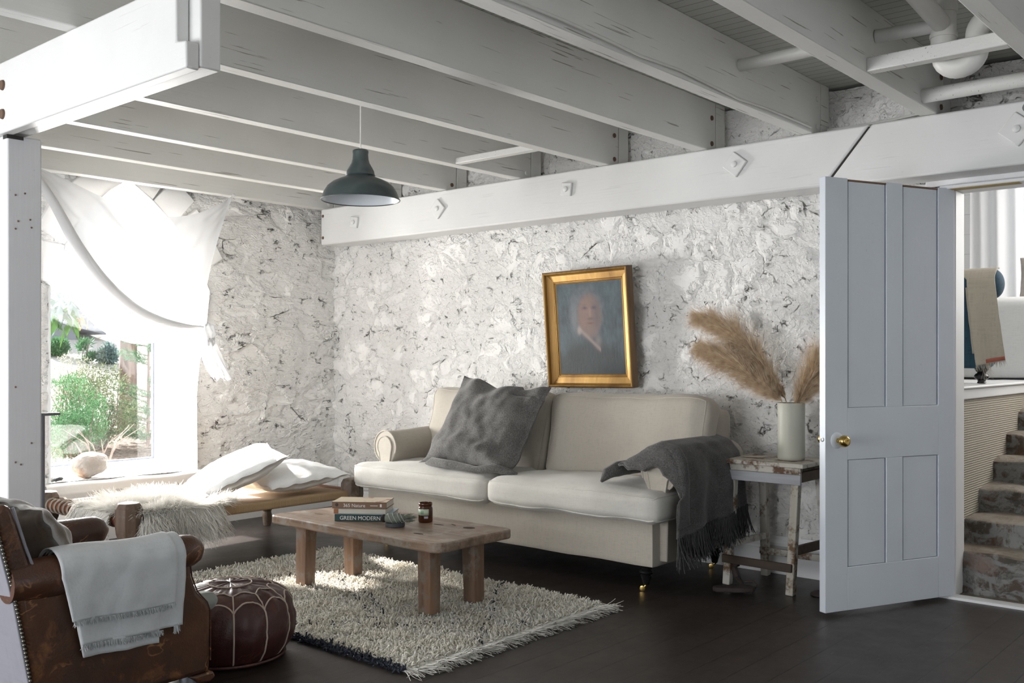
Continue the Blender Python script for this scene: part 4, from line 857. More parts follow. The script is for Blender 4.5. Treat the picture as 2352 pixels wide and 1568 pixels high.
m = MB(); m.grid(lambda u, v: throwf(0.02+0.14*u, 0.03+v*0.93, 0.016, 4.0), 14, 50); m.build('folded_edge', M['throwwool'], th, solid=0.010, solid_off=1, auto=180)
# tucked roll at the inner end
MB().tube([(-2.865, 4.02, 0.535), (-2.85, 4.05, 0.575), (-2.82, 4.10, 0.60), (-2.80, 4.25, 0.605), (-2.79, 4.4, 0.60)], [0.006, 0.03, 0.036, 0.034, 0.02], 14).build('folded_end', M['throwwool'], th)
us = RNG.uniform(0.0, 1.0, 520); roots = np.array([throwf(u, 1.0) for u in us])+RNG.normal(size=(520, 3))*0.004+np.array((0.012, 0, 0))
P_, F_ = strands(roots, np.tile((0.10, -0.02, -1.0), (520, 1))+RNG.normal(size=(520, 3))*0.09, RNG.uniform(0.11, 0.165, 520), 0.0027, 5, 0.6, 0.28, 0.6); fr_ = fastmesh('fringe', P_, F_, M['fringe'], th)
# ---------------------------------------------------------------- stool, vase, pampas
sx0, sx1, sy0, sy1, SH = -2.435, -2.02, 4.50, 4.84, 0.645
stool = thing('wooden_stool', 'tall chipped white and brown wooden stool beside the sofa', 'stool', (-2.23, 4.67, 0))
chip = wood('chipped_paint', (0.50, 0.47, 0.41), (0.60, 0.57, 0.51), (0.42, 0.39, 0.33), 'Z', 0.7, worn=(0.13, 0.075, 0.035)); chiph = wood('chipped_paint_rail', (0.52, 0.49, 0.43), (0.62, 0.59, 0.53), (0.42, 0.39, 0.33), 'X', 0.7, worn=(0.12, 0.06, 0.03))
greyw = wood('weathered_grey', (0.30, 0.31, 0.33), (0.42, 0.43, 0.45), (0.22, 0.22, 0.23), 'X', 0.7); darkr = wood('dark_rail', (0.055, 0.035, 0.022), (0.10, 0.065, 0.04), (0.035, 0.022, 0.015), 'X', 0.7)
MB().box(sx0-0.015, sx1+0.015, sy0-0.015, sy1+0.0, SH-0.022, SH).build('seat', chiph, stool, bevel=0.004)
MB().box(sx0+0.01, sx1-0.01, sy0+0.012, sy0+0.03, SH-0.085, SH-0.023).build('apron', chiph, stool, bevel=0.003)
MB().box(sx0+0.0, sx1-0.002, sy0-0.006, sy0+0.013, SH-0.105, SH-0.055).build('front_rail', greyw, stool, bevel=0.003)
MB().box(sx0+0.01, sx1-0.01, sy1-0.045, sy1-0.025, SH-0.085, SH-0.023).build('apron', chiph, stool, bevel=0.003)
for x in (sx0+0.01, sx1-0.03): MB().box(x, x+0.02, sy0+0.03, sy1-0.045, SH-0.095, SH-0.045).build('side_rail', darkr, stool, bevel=0.003)
lg = [((-2.425, 4.515), (-2.395, 4.53)), ((-2.075, 4.50), (-2.055, 4.53)), ((-2.37, 4.835), (-2.365, 4.80)), ((-2.02, 4.835), (-2.06, 4.80))]
for (b_, t_) in lg: MB().bar((*b_, 0), (*t_, SH-0.024), 0.040, 0.040, (0, 1, 0), 0.040, 0.040).build('leg', chip, stool, bevel=0.004)
def str_(a, b, z, m, h=0.034): MB().bar((a[0], a[1], z), (b[0], b[1], z), 0.018, h).build('stretcher', m, stool, bevel=0.002)
str_((-2.44, 4.492), (-2.06, 4.482), 0.135, darkr, 0.04); str_((-2.39, 4.81), (-2.02, 4.81), 0.135, chiph); str_((-2.395, 4.53), (-2.36, 4.81), 0.215, chiph); str_((-2.062, 4.52), (-2.03, 4.81), 0.215, darkr, 0.045)
vx, vy = -2.145, 4.66
vase = thing('vase', 'tall pale sage ceramic cylinder vase standing on the stool', 'vase', (vx, vy, SH))
MB().lathe([(0.062, 0), (0.066, 0.003), (0.068, 0.02), (0.067, 0.20), (0.068, 0.285), (0.066, 0.288), (0.063, 0.285), (0.062, 0.15), (1e-4, 0.02)], (vx, vy, SH), 48).build('body', plain('sage_glaze', (0.46, 0.455, 0.385), 0.5, 0, 0.05), vase, auto=50)
t = NT('pampas_plume'); cc_ = t.mix(t.ramp(t.noise(t.coord(), 40, 3), [(0.35, 0.0), (0.62, 1.0)]), (0.72, 0.54, 0.36), (0.96, 0.84, 0.65)); t.set(color=cc_, rough=0.95); q = t.n('BsdfTranslucent'); t.l(cc_, q.inputs[0]); mm2 = t.n('MixShader'); mm2.inputs[0].default_value = 0.4
t.l(t.b.outputs[0], mm2.inputs[1]); t.l(q.outputs[0], mm2.inputs[2]); t.l(mm2.outputs[0], t.out.inputs['Surface']); M['plume'] = t.m
def plume(path, rmax, label, nt=620, seed=0):
    t = thing('pampas_plume', label, 'dried grass', (vx, vy, SH+0.03), 0, 'pampas plumes in the sage vase')
    path = np.array(path, float); s = np.linspace(0, 1, len(path)); per = 20; nn = nt*per
    ip = lambda q: np.stack([np.interp(q, s, path[:, k]) for k in range(3)], 1)
    MB().tube(ip(np.linspace(0, 0.9, 14)), 0.0028, 6).build('stem', plain('plume_stem', (0.45, 0.36, 0.20), 0.8), t)
    q = 0.20+0.78*RNG.random(nt); c = ip(q); tang = nrm(ip(np.minimum(q+0.03, 1.0))-ip(q-0.03)); side = nrm(np.cross(tang, RNG.normal(size=(nt, 3))))
    w = rmax*np.clip(np.sin(PI*np.clip((q-0.16)/0.92, 0, 1)**0.8), 0.10, 1)**0.9
    D = tang*RNG.uniform(0.8, 1.2, (nt, 1))+side*RNG.uniform(0.10, 0.85, (nt, 1)); Lt = (w*1.7+0.035)*RNG.uniform(0.55, 1.25, nt)
    rp = lambda x: np.repeat(x, per, 0); jit = RNG.random((nn, 1))
    P_, F_ = strands(rp(c)+rp(nrm(D)*Lt[:, None])*jit*0.45+RNG.normal(size=(nn, 3))*0.0022, rp(D)+RNG.normal(size=(nn, 3))*0.13, rp(Lt)*RNG.uniform(0.35, 0.9, nn), 0.00065, 4, 0.40, 0.30, 0.3); fastmesh('feathery_head', P_, F_, M['plume'], t)
plume([(vx, vy, 0.70), (-2.16, 4.665, 0.93), (-2.26, 4.68, 1.06), (-2.36, 4.69, 1.17), (-2.47, 4.70, 1.27), (-2.60, 4.70, 1.345), (-2.70, 4.70, 1.375)], 0.076, 'upper of the two fluffy tan plumes leaning left over the vase')
plume([(vx, vy, 0.70), (-2.165, 4.63, 0.93), (-2.24, 4.62, 0.99), (-2.33, 4.62, 1.055), (-2.43, 4.62, 1.12), (-2.53, 4.62, 1.17), (-2.64, 4.62, 1.205)], 0.070, 'lower of the two fluffy tan plumes leaning left over the vase')
plume([(vx, vy, 0.70), (-2.12, 4.66, 0.91), (-2.085, 4.67, 0.98), (-2.05, 4.68, 1.04), (-2.01, 4.69, 1.10), (-1.97, 4.70, 1.16)], 0.085, 'tan pampas plume partly hidden behind the open door')
# dark iron objects on the floor behind the sofa leg
iron = plain('rusty_iron', (0.050, 0.038, 0.034), 0.8, 0.2, 0.8, 90)
w = thing('shoe_last', 'old rusty iron shoe-shaped last lying on the floor beside the sofa leg', 'iron last', (-2.30, 4.42, 0))
sole = [(0.10, 0.0), (0.085, 0.035), (0.05, 0.05), (0.0, 0.048), (-0.05, 0.036), (-0.10, 0.030), (-0.112, 0.0), (-0.10, -0.030), (-0.05, -0.034), (0.0, -0.046), (0.05, -0.050), (0.085, -0.034)]
MB().prism(sole, 0.012, 0.034, 'z', Matrix.Translation((-2.30, 4.36, 0)) @ Matrix.Rotation(R(41), 4, 'Z')).build('sole_plate', iron, w, bevel=0.006)
MB().tube([(-2.285, 4.375, 0.012), (-2.32, 4.47, 0.02), (-2.375, 4.53, 0.035), (-2.41, 4.54, 0.10)], [0.011, 0.014, 0.016, 0.020], 8).build('shank', iron, w)
MB().box(-2.44, -2.375, 4.52, 4.56, 0.09, 0.115).build('small_plate', iron, w, bevel=0.006)
MB().tube([(-2.24, 4.43, 0.006), (-2.225, 4.44, 0.04), (-2.25, 4.45, 0.052), (-2.29, 4.44, 0.045)], 0.006, 7).build('hook', iron, w)
tag(MB().lathe([(0.05, 0), (0.055, 0.004), (0.05, 0.012), (0.03, 0.02), (1e-4, 0.022)], (-1.96, 4.60, 0), 24).build('iron_doorstop', iron), 'round dark iron doorstop on the floor half hidden by the door', 'doorstop')
# ---------------------------------------------------------------- rug
rug = thing('rug', 'shaggy cream wool rug with faint dark lines and a white fringe', 'rug', (-3.64, 3.1, 0))
RX0, RX1, RY0, RY1 = -4.66, -2.64, 2.455, 3.745
MB().box(RX0+0.01, RX1-0.005, RY0+0.018, RY1-0.01, 0.001, 0.010).build('backing', plain('rug_backing', (0.80, 0.77, 0.70), 0.95), rug)
t = NT('rug_wool'); at = t.n('Attribute', attribute_name='paint'); t.set(color=at.outputs['Color'], rough=0.95); q = t.n('BsdfTranslucent'); t.l(at.outputs['Color'], q.inputs[0]); mm2 = t.n('MixShader'); mm2.inputs[0].default_value = 0.35; t.l(t.b.outputs[0], mm2.inputs[1]); t.l(q.outputs[0], mm2.inputs[2]); t.l(mm2.outputs[0], t.out.inputs['Surface']); M['rugwool'] = t.m
gx, gy = np.meshgrid(np.arange(RX0+0.004, RX1-0.004, 0.0078), np.arange(RY0+0.004, RY1-0.004, 0.0078)); nT = gx.size
Pq = np.stack([gx.ravel()+RNG.normal(size=nT)*0.003, gy.ravel()+RNG.normal(size=nT)*0.003, np.full(nT, 0.008)], 1)
row = np.array([nz(p[0], p[1], 0, 9) for p in Pq[::1]]) if nT < 60000 else np.zeros(nT)
Dq = np.stack([RNG.normal(size=nT)*0.55+0.5*row+0.15, RNG.normal(size=nT)*0.50-0.25, np.full(nT, 0.62)], 1)
rl = RNG.uniform(0.017, 0.029, nT)*(1+0.45*row)
P_, F_ = strands(Pq, Dq, rl, 0.0040, 3, 0.55, 0.8, 0.8); ro = fastmesh('wool_pile', P_, F_, M['rugwool'], rug); ro['kind'] = 'stuff'
x, y = Pq[:, 0], Pq[:, 1]; rnd = RNG.random(nT)
base = np.array((0.98, 0.955, 0.89))[None]*(0.86+0.14*RNG.random((nT, 1)))
yel = np.clip((row+0.05)*0.8, 0, 0.25)[:, None]; base = base*(1-yel)+np.array((0.74, 0.66, 0.50))*yel
# diamond lattice of sparse dark knots
def seg(ax_, ay_, bx_, by_, w=0.010):
    d = np.array((bx_-ax_, by_-ay_)); L2 = d @ d; tt_ = np.clip(((x-ax_)*d[0]+(y-ay_)*d[1])/L2, 0, 1); return np.hypot(x-ax_-tt_*d[0], y-ay_-tt_*d[1]) < w
dark = np.zeros(nT, bool)
for s_ in [(-4.30, 2.9, -4.05, 3.745), (-4.30, 2.9, -4.55, 2.455), (-4.05, 3.3, -3.15, 2.80), (-3.72, 3.20, -3.25, 2.92), (-3.30, 3.745, -2.66, 2.9), (-3.15, 2.80, -2.64, 3.3), (-3.15, 2.8, -3.6, 2.455)]: dark |= seg(*s_) & (rnd < 0.30)
edge = (y < RY0+0.035+0.006*row)
cols = np.where(dark[:, None], np.array((0.07, 0.08, 0.10)), base); cols = np.where(edge[:, None] & (x > -4.6)[:, None], np.array((0.045, 0.055, 0.075))*(0.7+0.8*rnd[:, None]), cols)
per = len(P_)//nT; cc = np.repeat(np.concatenate([cols, np.ones((nT, 1))], 1), per, 0).astype(np.float32); ca = ro.data.color_attributes.new('paint', 'FLOAT_COLOR', 'POINT'); ca.data.foreach_set('color', cc.ravel())
nf = 800; fy = RNG.uniform(RY0+0.01, RY1-0.005, nf); tas = np.floor(fy/0.03)*0.03+0.015
Pf = np.stack([np.full(nf, RX1-0.004), fy, np.full(nf, 0.010)], 1); Df = np.stack([np.ones(nf), (fy-tas)*-9+RNG.normal(size=nf)*0.10-0.15+0.25*np.sin(tas*40), RNG.normal(size=nf)*0.04+0.05], 1)
P_, F_ = strands(Pf, Df, RNG.uniform(0.07, 0.13, nf), 0.0023, 6, 0.12, 0.35, 0.6); P_[:, 2] = np.maximum(P_[:, 2], 0.002+0.002*RNG.random(len(P_))); fo = fastmesh('fringe', P_, F_, plain('rug_fringe', (0.70, 0.68, 0.63), 0.95), rug); fo['kind'] = 'stuff'
# ---------------------------------------------------------------- daybed
DX0, DX1, DY0, DY1, DZ = -5.67, -4.77, 2.50, 4.00, 0.335
bed = thing('daybed', 'low wooden daybed with woven straw base along the window wall', 'daybed', (-5.22, 3.25, 0))
def rail(name, a, b, m, w=0.062, h=0.052): return MB().bar(a, b, w, h).build(name, m, bed, bevel=0.014, bseg=3)
rail('side_rail', (DX1, DY0, DZ-0.03), (DX1, DY1, DZ-0.03), M['straw']); rail('side_rail', (DX0, DY0, DZ-0.03), (DX0, DY1, DZ-0.03), M['straw'])
MB().tube([(DX0, DY0, DZ-0.012), (DX1, DY0, DZ-0.022)], 0.030, 16).build('end_rail', M['redwood'], bed); MB().tube([(DX0, DY1, DZ-0.03), (DX1, DY1, DZ-0.03)], 0.030, 16).build('end_rail', M['redwood'], bed)
MB().grid(lambda u, v: (DX0+(DX1-DX0)*u, DY0+(DY1-DY0)*v, DZ-0.012-0.03*math.sin(PI*u)*math.sin(PI*v)), 20, 26).build('woven_base', M['straw'], bed, solid=0.012)
for k in range(15):
    xx = DX0+0.06+0.052*k; MB().tube([(xx+0.012*math.sin(a*0.5), DY0+0.036*math.cos(a), DZ-0.014+0.036*math.sin(a)) for a in np.linspace(0, 2*PI, 16, endpoint=False)], 0.0065, 7, closed=True).build('rope_turn', M['rope'], bed)
MB().tube([(DX0+0.03+0.06*k, DY0+0.05+0.01*math.sin(k*2), DZ+0.018+0.008*math.sin(k*3)) for k in range(14)], 0.009, 8).build('rope', M['rope'], bed)
bl = [(0.026, 0.0), (0.030, 0.03), (0.034, 0.07), (0.028, 0.10), (0.043, 0.13), (0.030, 0.16), (0.024, 0.18), (0.036, 0.20), (0.050, 0.24)]
for (x, y, zt) in ((DX0, DY0, 0.385), (DX1, DY0+0.02, 0.405), (DX0, DY1, 0.38), (DX1, DY1, 0.39)):
    m = MB().lathe([(r, z) for r, z in bl], (x, y, 0), 10); m.lathe([(0.046, 0.20), (0.066, 0.25), (0.072, 0.30), (0.070, zt-0.02), (0.056, zt+0.006), (0.030, zt+0.012)], (x, y, 0), 8); m.build('leg', M['bedwood'], bed, bevel=0.004, auto=25)
# ---------------------------------------------------------------- white cushions on the daybed
w1 = thing('cushion', 'bright white linen cushion propped on the one behind it, daybed', 'cushion', (-5.1, 3.3, DZ+0.01), 0, 'white cushions on the daybed')
pillow('cover', 0.64, 0.56, 0.17, frame_M((-5.09, 3.36, DZ+0.145), (0.93, -0.42, -0.04), (0.42, 0.86, 0.44)), M['white_linen'], w1, 0.07, 0.012, 3)
w2 = thing('cushion', 'white linen cushion lying nearest the sofa on the daybed', 'cushion', (-5.1, 3.75, DZ+0.01), 0, 'white cushions on the daybed')
pillow('cover', 0.62, 0.52, 0.15, frame_M((-5.07, 3.74, DZ+0.085), (0.97, -0.16, -0.04), (0.17, 0.97, 0.10)), M['white_linen'], w2, 0.07, 0.012, 8)
# ---------------------------------------------------------------- sheepskin
sk = thing('sheepskin', 'long-haired cream sheepskin draped over the near end of the daybed', 'sheepskin', (-5.1, 2.7, DZ))
# arc-length drape over two edges (near side rail x=DX1, end rail y=DY0); corner post pokes through
def skin_pos(a, b):
    """a along x (0 at far, grows to near rail and over), b along y from end rail (0) inwards; negative hangs"""
    lim = DX1+0.045; x = DX0+0.16+a; over = x-lim; z = DZ+0.022; y = DY0-0.01+b; n = np.array((0, 0, 1.0))
    if over > 0: x = lim+0.018*min(1, over/0.05); z -= over; n = np.array((1, 0, 0.15))
    if b < 0: y = DY0-0.045-0.012; z = z+b; n = np.array((0, -1, 0.15))
    if over > 0 and b < 0: n = np.array((0.7, -0.7, 0.1))
    return np.array((x, y, z)), nrm(n)
def in_skin(a, b):
    over = (DX0+0.16+a)-(DX1+0.045)
    if over > 0 and b < 0.075: return False
    if over > -0.02 and b < 0.0: return False
    if over > -0.10 and b < 0.06: return False
    if over > 0: return over < 0.17+0.05*math.sin(b*11+1)-max(0, b-0.42)*0.9 and b < 0.55
    if b < 0: return b > -0.12-0.03*math.sin(a*13) and 0.27 < a
    return b < 0.60+0.05*math.sin(a*9) and a > 0.10+0.04*math.sin(b*8)+max(0, 0.16-b*0.8)
Ps, Ns = [], []
while len(Ps) < 18000:
    a = random.uniform(0, 1.25); b = random.uniform(-0.2, 0.68)
    if in_skin(a, b): p, n = skin_pos(a, b); Ps.append(p); Ns.append(n)
Ps, Ns = np.array(Ps), np.array(Ns); npt = len(Ps); ctr = np.array((-5.2, 2.85, DZ)); out = nrm((Ps-ctr)*np.array((1, 1, 0)))
flow = np.stack([np.array([nz(p[0], p[1], k*3.1, 6) for p in Ps]) for k in range(3)], 1)
top = (Ns[:, 2] > 0.9)[:, None]; Ds = np.where(top, Ns*0.42+out*0.75+flow*0.9, Ns*0.42+np.array((0, 0, -0.85))+flow*0.55)
P_, F_ = strands(Ps, Ds+RNG.normal(size=(npt, 3))*0.16, RNG.uniform(0.055, 0.095, npt)*np.where(top[:, 0], 0.95, 1.35), 0.0018, 6, 0.50, 0.40, 0.25)
so = fastmesh('wool', P_, F_, M['fur'], sk); so['kind'] = 'stuff'
hm = MB(); 
hm.grid(lambda u, v: tuple(skin_pos(0.10+u*(DX1+0.045-DX0-0.16-0.10-0.001), 0.10+v*0.46)[0]-np.array((0, 0, 0.012*0))), 16, 10)
hm.grid(lambda u, v: tuple(skin_pos(DX1+0.046-DX0-0.16+0.125*u, 0.10+v*0.36)[0]-np.array((0.012, 0, 0))), 8, 8); hm.grid(lambda u, v: tuple(skin_pos(0.30+u*0.33, 0.10-0.19*v)[0]+np.array((0, 0.012, 0))), 10, 8); hm.build('hide', M['hide'], sk, solid=0.006)
# ---------------------------------------------------------------- leather pouf
pf = thing('leather_pouf', 'round oxblood leather pouf with cream stitched petals on the floor', 'pouf', (-3.32, 2.17, 0)); pc = (-3.32, 2.17)
pprof = [(0.10, 0.0), (0.17, 0.004), (0.205, 0.022), (0.232, 0.06), (0.247, 0.11), (0.248, 0.16), (0.238, 0.205), (0.215, 0.240), (0.18, 0.262), (0.13, 0.276), (0.07, 0.284), (1e-3, 0.286)]
pr_ = np.array(pprof); pl_ = np.concatenate([[0], np.cumsum(np.linalg.norm(np.diff(pr_, axis=0), axis=1))]); pl_ /= pl_[-1]
NPET = 12
def pfp(a, s, off=0.0):
    r = np.interp(s, pl_, pr_[:, 0]); z = np.interp(s, pl_, pr_[:, 1]); k = (a*NPET/(2*PI)) % 1; puff = 0.010*(abs(math.sin(PI*k))**0.7-0.55)*math.sin(PI*min(1, s*1.15)); w = 0.006*nz(math.cos(a)*2, math.sin(a)*2, z*6, 3)+0.003*nz(math.cos(a)*2, math.sin(a)*2, z*10+5, 9)
    r = max(r+puff+w+off, 0.0); return np.array((pc[0]+r*math.cos(a), pc[1]+r*math.sin(a), z+w*0.8+(off if s > 0.65 else 0)))
mb = MB(); mb.grid(lambda u, v: tuple(pfp(2*PI*u, v)), 144, 46, closed_u=True); mb.build('body', M['pouf'], pf, auto=180)
S1_, S2_, S3_ = 0.56, 0.635, 0.86
for k in range(NPET):
    a0 = 2*PI*k/NPET; da = 2*PI/NPET
    MB().tube([pfp(a0, s, 0.002) for s in np.linspace(0.12, S1_, 22)], 0.0034, 6).build('seam', M['stitch'], pf)
    MB().tube([pfp(a0+da*q, S1_+(S2_-S1_)*math.sin(PI*q)**0.75, 0.002) for q in np.linspace(0, 1, 15)], 0.0032, 6).tube([pfp(a0, s, 0.002) for s in np.linspace(S1_, 0.70, 6)], 0.0028, 6).build('petal_seam', M['stitch'], pf)
    MB().tube([pfp(a0-da/2+da*q, 0.70+0.055*abs(math.sin(PI*(q+0.5))), 0.002) for q in np.linspace(0, 1, 9)], 0.0026, 6).build('upper_seam', M['stitch'], pf)
MB().tube([pfp(a, S3_, 0.002) for a in np.linspace(0, 2*PI, 40, endpoint=False)], 0.003, 6, closed=True).build('centre_ring', M['stitch'], pf)
MB().tube([(pc[0]+0.208*math.cos(a), pc[1]+0.208*math.sin(a), 0.014) for a in np.linspace(0, 2*PI, 60, endpoint=False)], 0.006, 7, closed=True).build('base_welt', M['pouf'], pf)
# ---------------------------------------------------------------- leather armchair (local: +y forward, +x towards the viewer side)
AR = R(3); ac = thing('armchair', 'worn brown leather club armchair at the lower left corner', 'armchair', (-3.365, 1.83, 0), AR)
def abld(mb, name, m, par=None, **k): return mb.build(name, m, par or ac, local=True, **k)
AX = 0.31
side = [(-0.545, 0.065), (0.050, 0.065), (0.053, 0.275), (0.040, 0.31), (0.0, 0.355), (-0.022, 0.41), (-0.028, 0.46), (-0.028, 0.50), (-0.62, 0.50), (-0.60, 0.36), (-0.575, 0.20)]
for sx in (1, -1):
    xo = AX*sx; m = MB(); m.prism(side if sx > 0 else [(p, q if q < 0.49 else 0.535) for p, q in side], xo-0.035, xo+(0.035 if sx > 0 else 0.05), 'x'); abld(m, 'side_panel', M['leather'], bevel=0.018, bseg=3)
    ys = np.linspace(-0.635, 0.035, 30); P = []; rr = []
    for y in ys: q = (y+0.635)/0.67; P.append((xo+0.004*math.sin(q*3), y, 0.492+0.004*q)); rr.append((0.060+0.004*math.sin(q*5))*(1 if 0.05 < q < 0.90 else math.sqrt(max(0.05, 1-((q-0.90)/0.105)**2)) if q > 0.5 else 0.94)+0.001)
    abld(MB().tube(P, rr, 24), 'arm_roll', M['leather_arm'])
    fe = [(-0.028, 0.46), (-0.022, 0.41), (0.0, 0.355), (0.040, 0.31), (0.053, 0.275), (0.053, 0.07)]; fe2 = []
    for (p, q) in zip(fe[:-1], fe[1:]): fe2 += [tuple(np.array(p)+(np.array(q)-np.array(p))*k/6) for k in range(6)]
    abld(MB().tube([(xo+0.026, y+0.002, z) for y, z in fe2], 0.0030, 6), 'front_piping', M['leather_arm'])
abld(MB().box(-0.275, 0.275, -0.04, 0.03, 0.065, 0.245), 'front_apron', M['leather'], bevel=0.02, bseg=3)
abld(MB().box(-0.275, 0.275, -0.52, -0.04, 0.10, 0.215), 'seat_deck', M['leather'], bevel=0.02)
V, F = CS; abld(MB().add(tf(softbox_pts(V, 0.272, 0.27, 0.062, 0.04, 0.004, 0.02, 0.03, 0.01, 3), Matrix.Translation((0, -0.20, 0.285))), F), 'seat_cushion', M['sage'], auto=180)
V, F = cube_surface(14); abld(MB().add(tf(softbox_pts(V, 0.045, 0.050, 0.022, 0.020, 0, 0.01, 0.01, 0.008, 5), Matrix.Translation((0.27, 0.055, 0.300))), F), 'cushion_corner', M['sage'], auto=180)
bpoly = [(-0.50, 0.22), (-0.548, 0.10), (-0.62, 0.45), (-0.660, 0.62), (-0.685, 0.71), (-0.665, 0.738), (-0.632, 0.725), (-0.600, 0.62), (-0.555, 0.48)]
abld(MB().prism(bpoly, -AX-0.034, AX+0.034, 'x'), 'back', M['leather'], bevel=0.016, bseg=3)
abld(MB().prism([(-0.552, 0.066), (-0.562, 0.066), (-0.628, 0.43), (-0.694, 0.70), (-0.680, 0.71), (-0.616, 0.43)], -AX-0.030, AX+0.030, 'x'), 'outer_back', M['backpanel'], bevel=0.003)
sp_ = np.array([(-0.684, 0.70), (-0.662, 0.62), (-0.628, 0.48), (-0.600, 0.34), (-0.577, 0.20), (-0.556, 0.09), (-0.552, 0.07)]); sl = np.concatenate([[0], np.cumsum(np.linalg.norm(np.diff(sp_, axis=0), axis=1))])
for q in np.arange(0, sl[-1], 0.0125):
    y = np.interp(q, sl, sp_[:, 0]); z = np.interp(q, sl, sp_[:, 1]); abld(MB().sphere((AX+0.034, y-0.002, z), 0.0052, 8, 6), 'stud', M['stud'])
wp = [(-0.632, 0.722), (-0.612, 0.66), (-0.594, 0.60), (-0.572, 0.54)]
abld(MB().tube([(AX+0.030, y+0.003, z) for y, z in wp], 0.0045, 6), 'wing_piping', M['backpanel'])
for (x, y) in ((0.29, 0.0), (-0.29, 0.0), (0.28, -0.50), (-0.28, -0.50)): abld(MB().lathe([(0.022, 0.0), (0.030, 0.015), (0.034, 0.04), (0.030, 0.066)], (x, y, 0), 18), 'foot', plain('castor_steel', (0.30, 0.32, 0.36), 0.4, 0.6) if x > 0 and y > -0.1 else M['leather_arm'])
abld(MB().prism([(-0.03, 0.066), (0.062, 0.066), (0.072, 0.045), (0.05, 0.028), (0.01, 0.034)], AX-0.05, AX+0.036, 'x'), 'foot_block', M['leather'], bevel=0.008)
bc = thing('velvet_cushion', 'dark brown velvet cushion crumpled in the leather armchair', 'cushion', (-3.35, 1.35, 0.35))
AM = Matrix.Translation((-3.365, 1.83, 0)) @ Matrix.Rotation(AR, 4, 'Z')
pillow('cover', 0.46, 0.40, 0.17, AM @ frame_M((0.07, -0.44, 0.54), (1, 0.05, -0.06), (0.0, -0.52, 0.85)), M['brown_velvet'], bc, 0.08, 0.035, 14)
# pale throw over the near arm
at_ = thing('throw_blanket', 'pale grey-blue fringed throw folded over the armchair near arm', 'blanket', tuple(AM @ Vector((0.35, -0.3, 0.25))))
def apath(v, r=0.066, x0=AX, zc=0.494):
    if v < 0.12: q = v/0.12; return x0-r+0.002, 0.42+(zc-0.42)*q
    if v < 0.42: a = PI-(v-0.12)/0.30*PI; return x0+r*math.cos(a), zc+r*math.sin(a)
    return x0+r-0.002+0.004*math.sin((v-.42)*9)-0.012*(v-.42), zc-(v-0.42)/0.58*0.225
def ath(u, v, off=0.0, y0=-0.50, y1=-0.075, drop=0.0):
    x, z = apath(v, 0.068+off); hang = max(0, (v-0.42)/0.58); y = y0+(y1-y0)*u; y += 0.012*hang*(u-0.5)*-1 + (0.05*hang*(1-u))
    z -= drop*hang; z += -0.008*u*hang; x += 0.005*math.sin(u*11+v*2)*hang+0.004*nz(u*4, v*4, off*90, 2); z += 0.003*math.sin(u*7)*(1-hang)
    return (x, y, z+0.004*math.sin(y*9))
def alayer(name, off, y0, y1, drop, v0=0.0, v1=1.0, m=None):
    mb = MB(); mb.grid(lambda u, v: ath(u, v0+(v1-v0)*v, off, y0, y1, drop), 40, 46); mb.v[0] = tf(mb.v[0], AM); return mb.build(name, m or M['pale_throw'], at_, solid=0.004, solid_off=1, auto=180)
alayer('under_layer', 0.0, -0.485, -0.16, 0.035); alayer('middle_layer', 0.005, -0.49, -0.075, 0.0, 0.0, 0.985); alayer('upper_layer', 0.010, -0.505, -0.11, 0.0, 0.02, 0.78)
def afr(v, off, y0, y1, drop, n, ln, name):
    us = RNG.uniform(0, 1, n); P = np.array([ath(u, v, off+0.004, y0, y1, drop) for u in us]); P = tf(P, AM); D = np.tile((AM.to_3x3() @ Vector((0.10, 0, -1)))[:], (n, 1))+RNG.normal(size=(n, 3))*0.16
    q1, q2 = strands(P, D, RNG.uniform(ln*0.6, ln, n), 0.0010, 3, 0.3, 0.4, 0.5); fastmesh(name, q1, q2, M['pale_fringe'], at_)
afr(0.78, 0.012, -0.505, -0.11, 0, 420, 0.020, 'fringe'); afr(0.985, 0.007, -0.49, -0.15, 0, 340, 0.022, 'fringe'); afr(0.98, 0.007, -0.15, -0.11, 0, 60, 0.032, 'fringe')
# ---------------------------------------------------------------- voile curtain tied in a knot
M_ = NT('white_voile'); tb = M_.n('BsdfTranslucent'); tb.inputs[0].default_value = (0.86, 0.87, 0.88, 1); db = M_.n('BsdfDiffuse'); db.inputs[0].default_value = (0.74, 0.74, 0.75, 1); tp = M_.n('BsdfTransparent')
m1 = M_.n('MixShader'); m1.inputs[0].default_value = 0.13; M_.l(db.outputs[0], m1.inputs[1]); M_.l(tb.outputs[0], m1.inputs[2]); m2 = M_.n('MixShader'); m2.inputs[0].default_value = 0.15; M_.l(m1.outputs[0], m2.inputs[1]); M_.l(tp.outputs[0], m2.inputs[2]); M_.l(m2.outputs[0], M_.out.inputs['Surface']); M['voile'] = M_.m
M_ = NT('sheer_voile'); db = M_.n('BsdfTranslucent'); db.inputs[0].default_value = (0.9, 0.92, 0.95, 1); tp = M_.n('BsdfTransparent'); m2 = M_.n('MixShader'); m2.inputs[0].default_value = 0.80; M_.l(db.outputs[0], m2.inputs[1]); M_.l(tp.outputs[0], m2.inputs[2]); M_.l(m2.outputs[0], M_.out.inputs['Surface']); M['sheer'] = M_.m
cur = thing('voile_curtain', 'sheer white cloth pinned across the arched window and knotted at one side', 'curtain', (-5.98, 3.3, 1.1))
CX = -5.925
